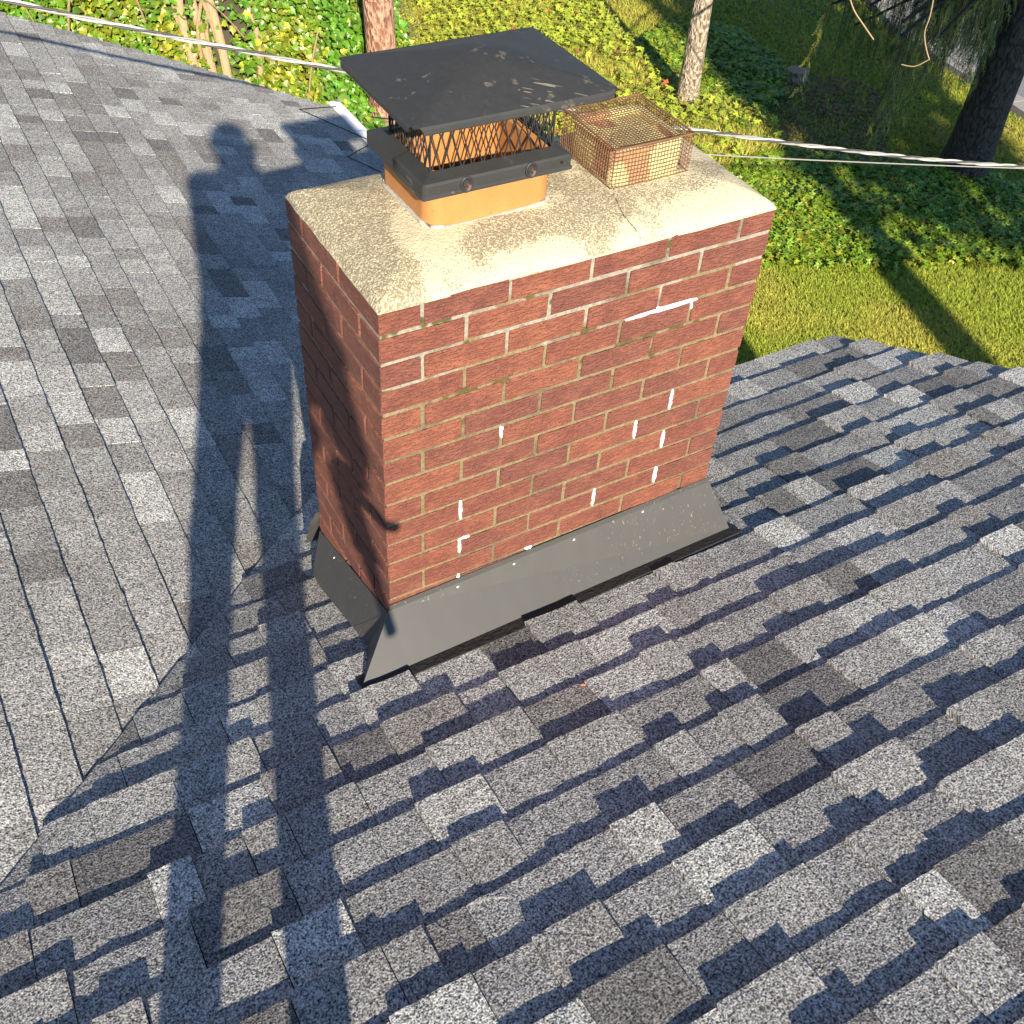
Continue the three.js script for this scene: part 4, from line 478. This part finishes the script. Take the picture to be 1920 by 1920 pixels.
{ const skin = [0.42, 0.24, 0.17], shirt = [0.05, 0.06, 0.08], jean = [0.04, 0.06, 0.11], boot = [0.09, 0.05, 0.03], hairc = [0.05, 0.035, 0.02], J = (r, u, s) => sv(r, u, s), S0 = -0.33, foot = (r, s) => { const p = sv(r, 0, s); return V(p.x, yR(p.z) + 0.012, p.z); };
  const sh = [J(-0.262, -0.115, S0), J(0.012, -0.125, S0)], hip = [J(-0.185, -0.71, S0), J(-0.015, -0.71, S0)], fl = foot(-0.31, S0 - 0.02), fr = foot(-0.075, S0 - 0.02), up = (p, h, f = 0) => p.clone().add(V(0, h, 0)).addScaledVector(DH, f);
  const kneeL = J(-0.26, -1.1, S0 + 0.03), kneeR = J(-0.06, -1.1, S0 + 0.03), elR = J(0.095, -0.44, S0 - 0.04), wrR = J(0.15, -0.69, S0 + 0.1), elL = J(-0.235, -0.36, S0 + 0.02), back = FWD.clone().multiplyScalar(-1), wrL = CAM.clone().addScaledVector(back, 0.075).addScaledVector(CRT, -0.03).addScaledVector(CUP, -0.1);
  const hc = J(-0.105, 0.092, -0.3), bones = [
    [up(hc, 0.02, -0.015), up(hc, -0.02, 0.01), 0.094, 0.088, skin], [up(hc, -0.06, 0.04), up(hc, -0.1, 0.055), 0.065, 0.045, skin], [up(hc, -0.02, 0.095), up(hc, -0.05, 0.112), 0.012, 0.016, skin], [up(hc, -0.015, 0).addScaledVector(RT, 0.085), up(hc, -0.05, 0).addScaledVector(RT, 0.082), 0.016, 0.012, skin], [up(hc, -0.015, 0).addScaledVector(RT, -0.085), up(hc, -0.05, 0).addScaledVector(RT, -0.082), 0.016, 0.012, skin],
    [up(hc, -0.08, -0.02), J(-0.12, -0.1, S0), 0.058, 0.066, skin], [sh[0], sh[1], 0.058, 0.058, shirt], [J(-0.2, -0.2, S0), J(-0.05, -0.2, S0), 0.1, 0.1, shirt], [J(-0.2, -0.25, S0), J(-0.18, -0.55, S0), 0.105, 0.095, shirt], [J(-0.05, -0.25, S0), J(-0.03, -0.55, S0), 0.105, 0.1, shirt], [J(-0.19, -0.6, S0), J(-0.02, -0.6, S0), 0.095, 0.1, shirt],
    [hip[0], kneeL, 0.1, 0.068, jean], [hip[1], kneeR, 0.1, 0.066, jean], [hip[0], hip[1], 0.1, 0.1, jean], [kneeL, up(fl, 0.1), 0.066, 0.052, jean], [kneeR, up(fr, 0.1), 0.064, 0.052, jean],
    [up(fl, 0.05, -0.04), up(fl, 0.03, 0.17), 0.048, 0.036, boot], [up(fr, 0.05, -0.04), up(fr, 0.03, 0.17), 0.048, 0.036, boot],
    [sh[1], elR, 0.068, 0.052, shirt], [elR, wrR, 0.05, 0.034, skin], [sh[0], elL, 0.06, 0.046, shirt], [elL, wrL, 0.044, 0.028, skin]];
  const lo = V(1e9, 1e9, 1e9), hi = V(-1e9, -1e9, -1e9); bones.forEach((b) => { for (const k of [0, 1]) { lo.min(b[k]); hi.max(b[k]); } }); const size = Math.max(hi.x - lo.x, hi.y - lo.y, hi.z - lo.z) + 0.3; const ctr = lo.clone().add(hi).multiplyScalar(0.5);
  const body = flesh(bones, ctr.clone().subScalar(size / 2), size, 136);
  const hand = (w, dir, out, curl, thumbSide) => { const side = V().crossVectors(dir, out).normalize(), b = [], K = w.clone().addScaledVector(dir, 0.085); for (const s of [-0.026, 0, 0.026]) b.push([w.clone().addScaledVector(side, s * 0.6), K.clone().addScaledVector(side, s * 1.15), 0.017, 0.0145, skin]); b.push([w.clone().addScaledVector(dir, -0.03), w, 0.028, 0.026, skin]);
    [[-0.033, 0.82], [-0.011, 1], [0.011, 0.95], [0.033, 0.74]].forEach(([s, l]) => { let p = K.clone().addScaledVector(side, s), a = curl[0]; for (let i = 0; i < 3; i++) { const d = dir.clone().multiplyScalar(Math.cos(a)).addScaledVector(out, Math.sin(a)), e = p.clone().addScaledVector(d, [0.04, 0.027, 0.021][i] * l); b.push([p, e, 0.0098 - i * 0.0008, 0.009 - i * 0.0008, skin]); p = e; a += curl[1]; } });
    const t0 = w.clone().addScaledVector(dir, 0.022).addScaledVector(side, thumbSide * 0.028), t1 = t0.clone().addScaledVector(dir, 0.03).addScaledVector(side, thumbSide * 0.022).addScaledVector(out, 0.02), t2 = t1.clone().addScaledVector(dir, 0.026).addScaledVector(out, 0.024); b.push([t0, t1, 0.014, 0.0115, skin], [t1, t2, 0.0112, 0.0095, skin]);
    return flesh(b, w.clone().addScaledVector(dir, 0.06).subScalar(0.13), 0.26, 76, 0.008); };
  const gunTop = J(0.118, -0.76, S0 + 0.13), gunEnd = J(0.198, -1.16, S0 + 0.2), gd = V().subVectors(gunEnd, gunTop).normalize(), hd = V().subVectors(wrR, elR).normalize();
  const hR = hand(wrR, hd, RT.clone().multiplyScalar(-1).addScaledVector(hd, 0.2).normalize(), [0.7, 1.0], -1), hL = hand(wrL, CUP.clone().addScaledVector(CRT, 0.25).normalize(), back.clone().multiplyScalar(0.55).addScaledVector(CRT, 0.83).normalize(), [0.35, 0.75], 1);
  const person = thing('person', 'person in dark shirt and jeans standing on the roof behind the camera', 'person', V(fl.x, fl.y, fl.z)); const o = person.position.clone().negate();
  const all = mergeGeometries([body, hR, hL]); all.translate(o.x, o.y, o.z); mesh('body', all, mat({ vertexColors: true, roughness: 0.8 }), person);
  const hg = new THREE.SphereGeometry(0.104, 24, 12, 0, 6.2832, 0, 1.75); hg.rotateX(-0.25); const hm = mesh('hair', hg, mat({ color: lin(...hairc), roughness: 0.9 }), person); hm.position.copy(up(hc, 0.012, -0.012).add(o));
  for (const s of [-1, 1]) { const eg = new THREE.SphereGeometry(0.0115, 10, 8); mesh('eye', eg, mat({ color: lin(0.7, 0.7, 0.68), roughness: 0.3 }), person).position.copy(up(hc, -0.012, 0.086).addScaledVector(RT, s * 0.032).add(o)); }
  const mg = new THREE.CapsuleGeometry(0.006, 0.036, 3, 8); mg.rotateZ(Math.PI / 2); mg.rotateY(-0.28); mesh('mouth', mg, mat({ color: lin(0.36, 0.13, 0.11) }), person).position.copy(up(hc, -0.088, 0.094).add(o));
  // phone held just behind the lens
  const ph = thing('phone', 'black phone held up in the left hand of the person', 'phone', CAM.clone().addScaledVector(back, 0.02)), m4 = new THREE.Matrix4().makeBasis(CRT, CUP, back); const pg = new THREE.BoxGeometry(0.074, 0.155, 0.008); pg.applyMatrix4(m4); mesh('case', pg, mBlackPlain, ph); const sg = new THREE.BoxGeometry(0.068, 0.146, 0.0012); sg.translate(0, 0, 0.0048); sg.applyMatrix4(m4); mesh('glass', sg, mat({ color: lin(0.01, 0.01, 0.012), roughness: 0.1 }), ph);
  // caulking gun hanging from the right hand
  const gun = thing('caulking_gun', 'caulking gun with a white tube hanging from the right hand of the person', 'caulking gun', gunTop), qg = new THREE.Quaternion().setFromUnitVectors(V(0, 1, 0), gd), cyl = (r0, r1, a, b, m, n) => { const g = new THREE.CylinderGeometry(r1, r0, b - a, 16); g.translate(0, (a + b) / 2, 0); g.applyQuaternion(qg); mesh(n, g, m, gun); };
  cyl(0.028, 0.028, 0.02, 0.27, mWhite, 'tube'); cyl(0.017, 0.015, 0.27, 0.5, mWhite, 'nozzle'); cyl(0.004, 0.004, -0.16, 0.06, mRust, 'rod'); cyl(0.029, 0.029, 0.045, 0.06, mBlackPlain, 'cradle'); cyl(0.029, 0.029, 0.275, 0.282, mBlackPlain, 'cradle');
  const perp = RT.clone().addScaledVector(gd, -RT.dot(gd)).normalize(), hb = gd.clone().multiplyScalar(0.04); for (const [n, a, b] of [['handle', 0.02, 0.105], ['trigger', 0.05, 0.11]]) mesh(n, soup(stick(gd.clone().multiplyScalar(a), gd.clone().multiplyScalar(b + 0.015).addScaledVector(perp, n === 'handle' ? 0.085 : 0.095), 0.02, 0.016, 6)), mBlackPlain, gun); }

renderer.render(scene, camera);
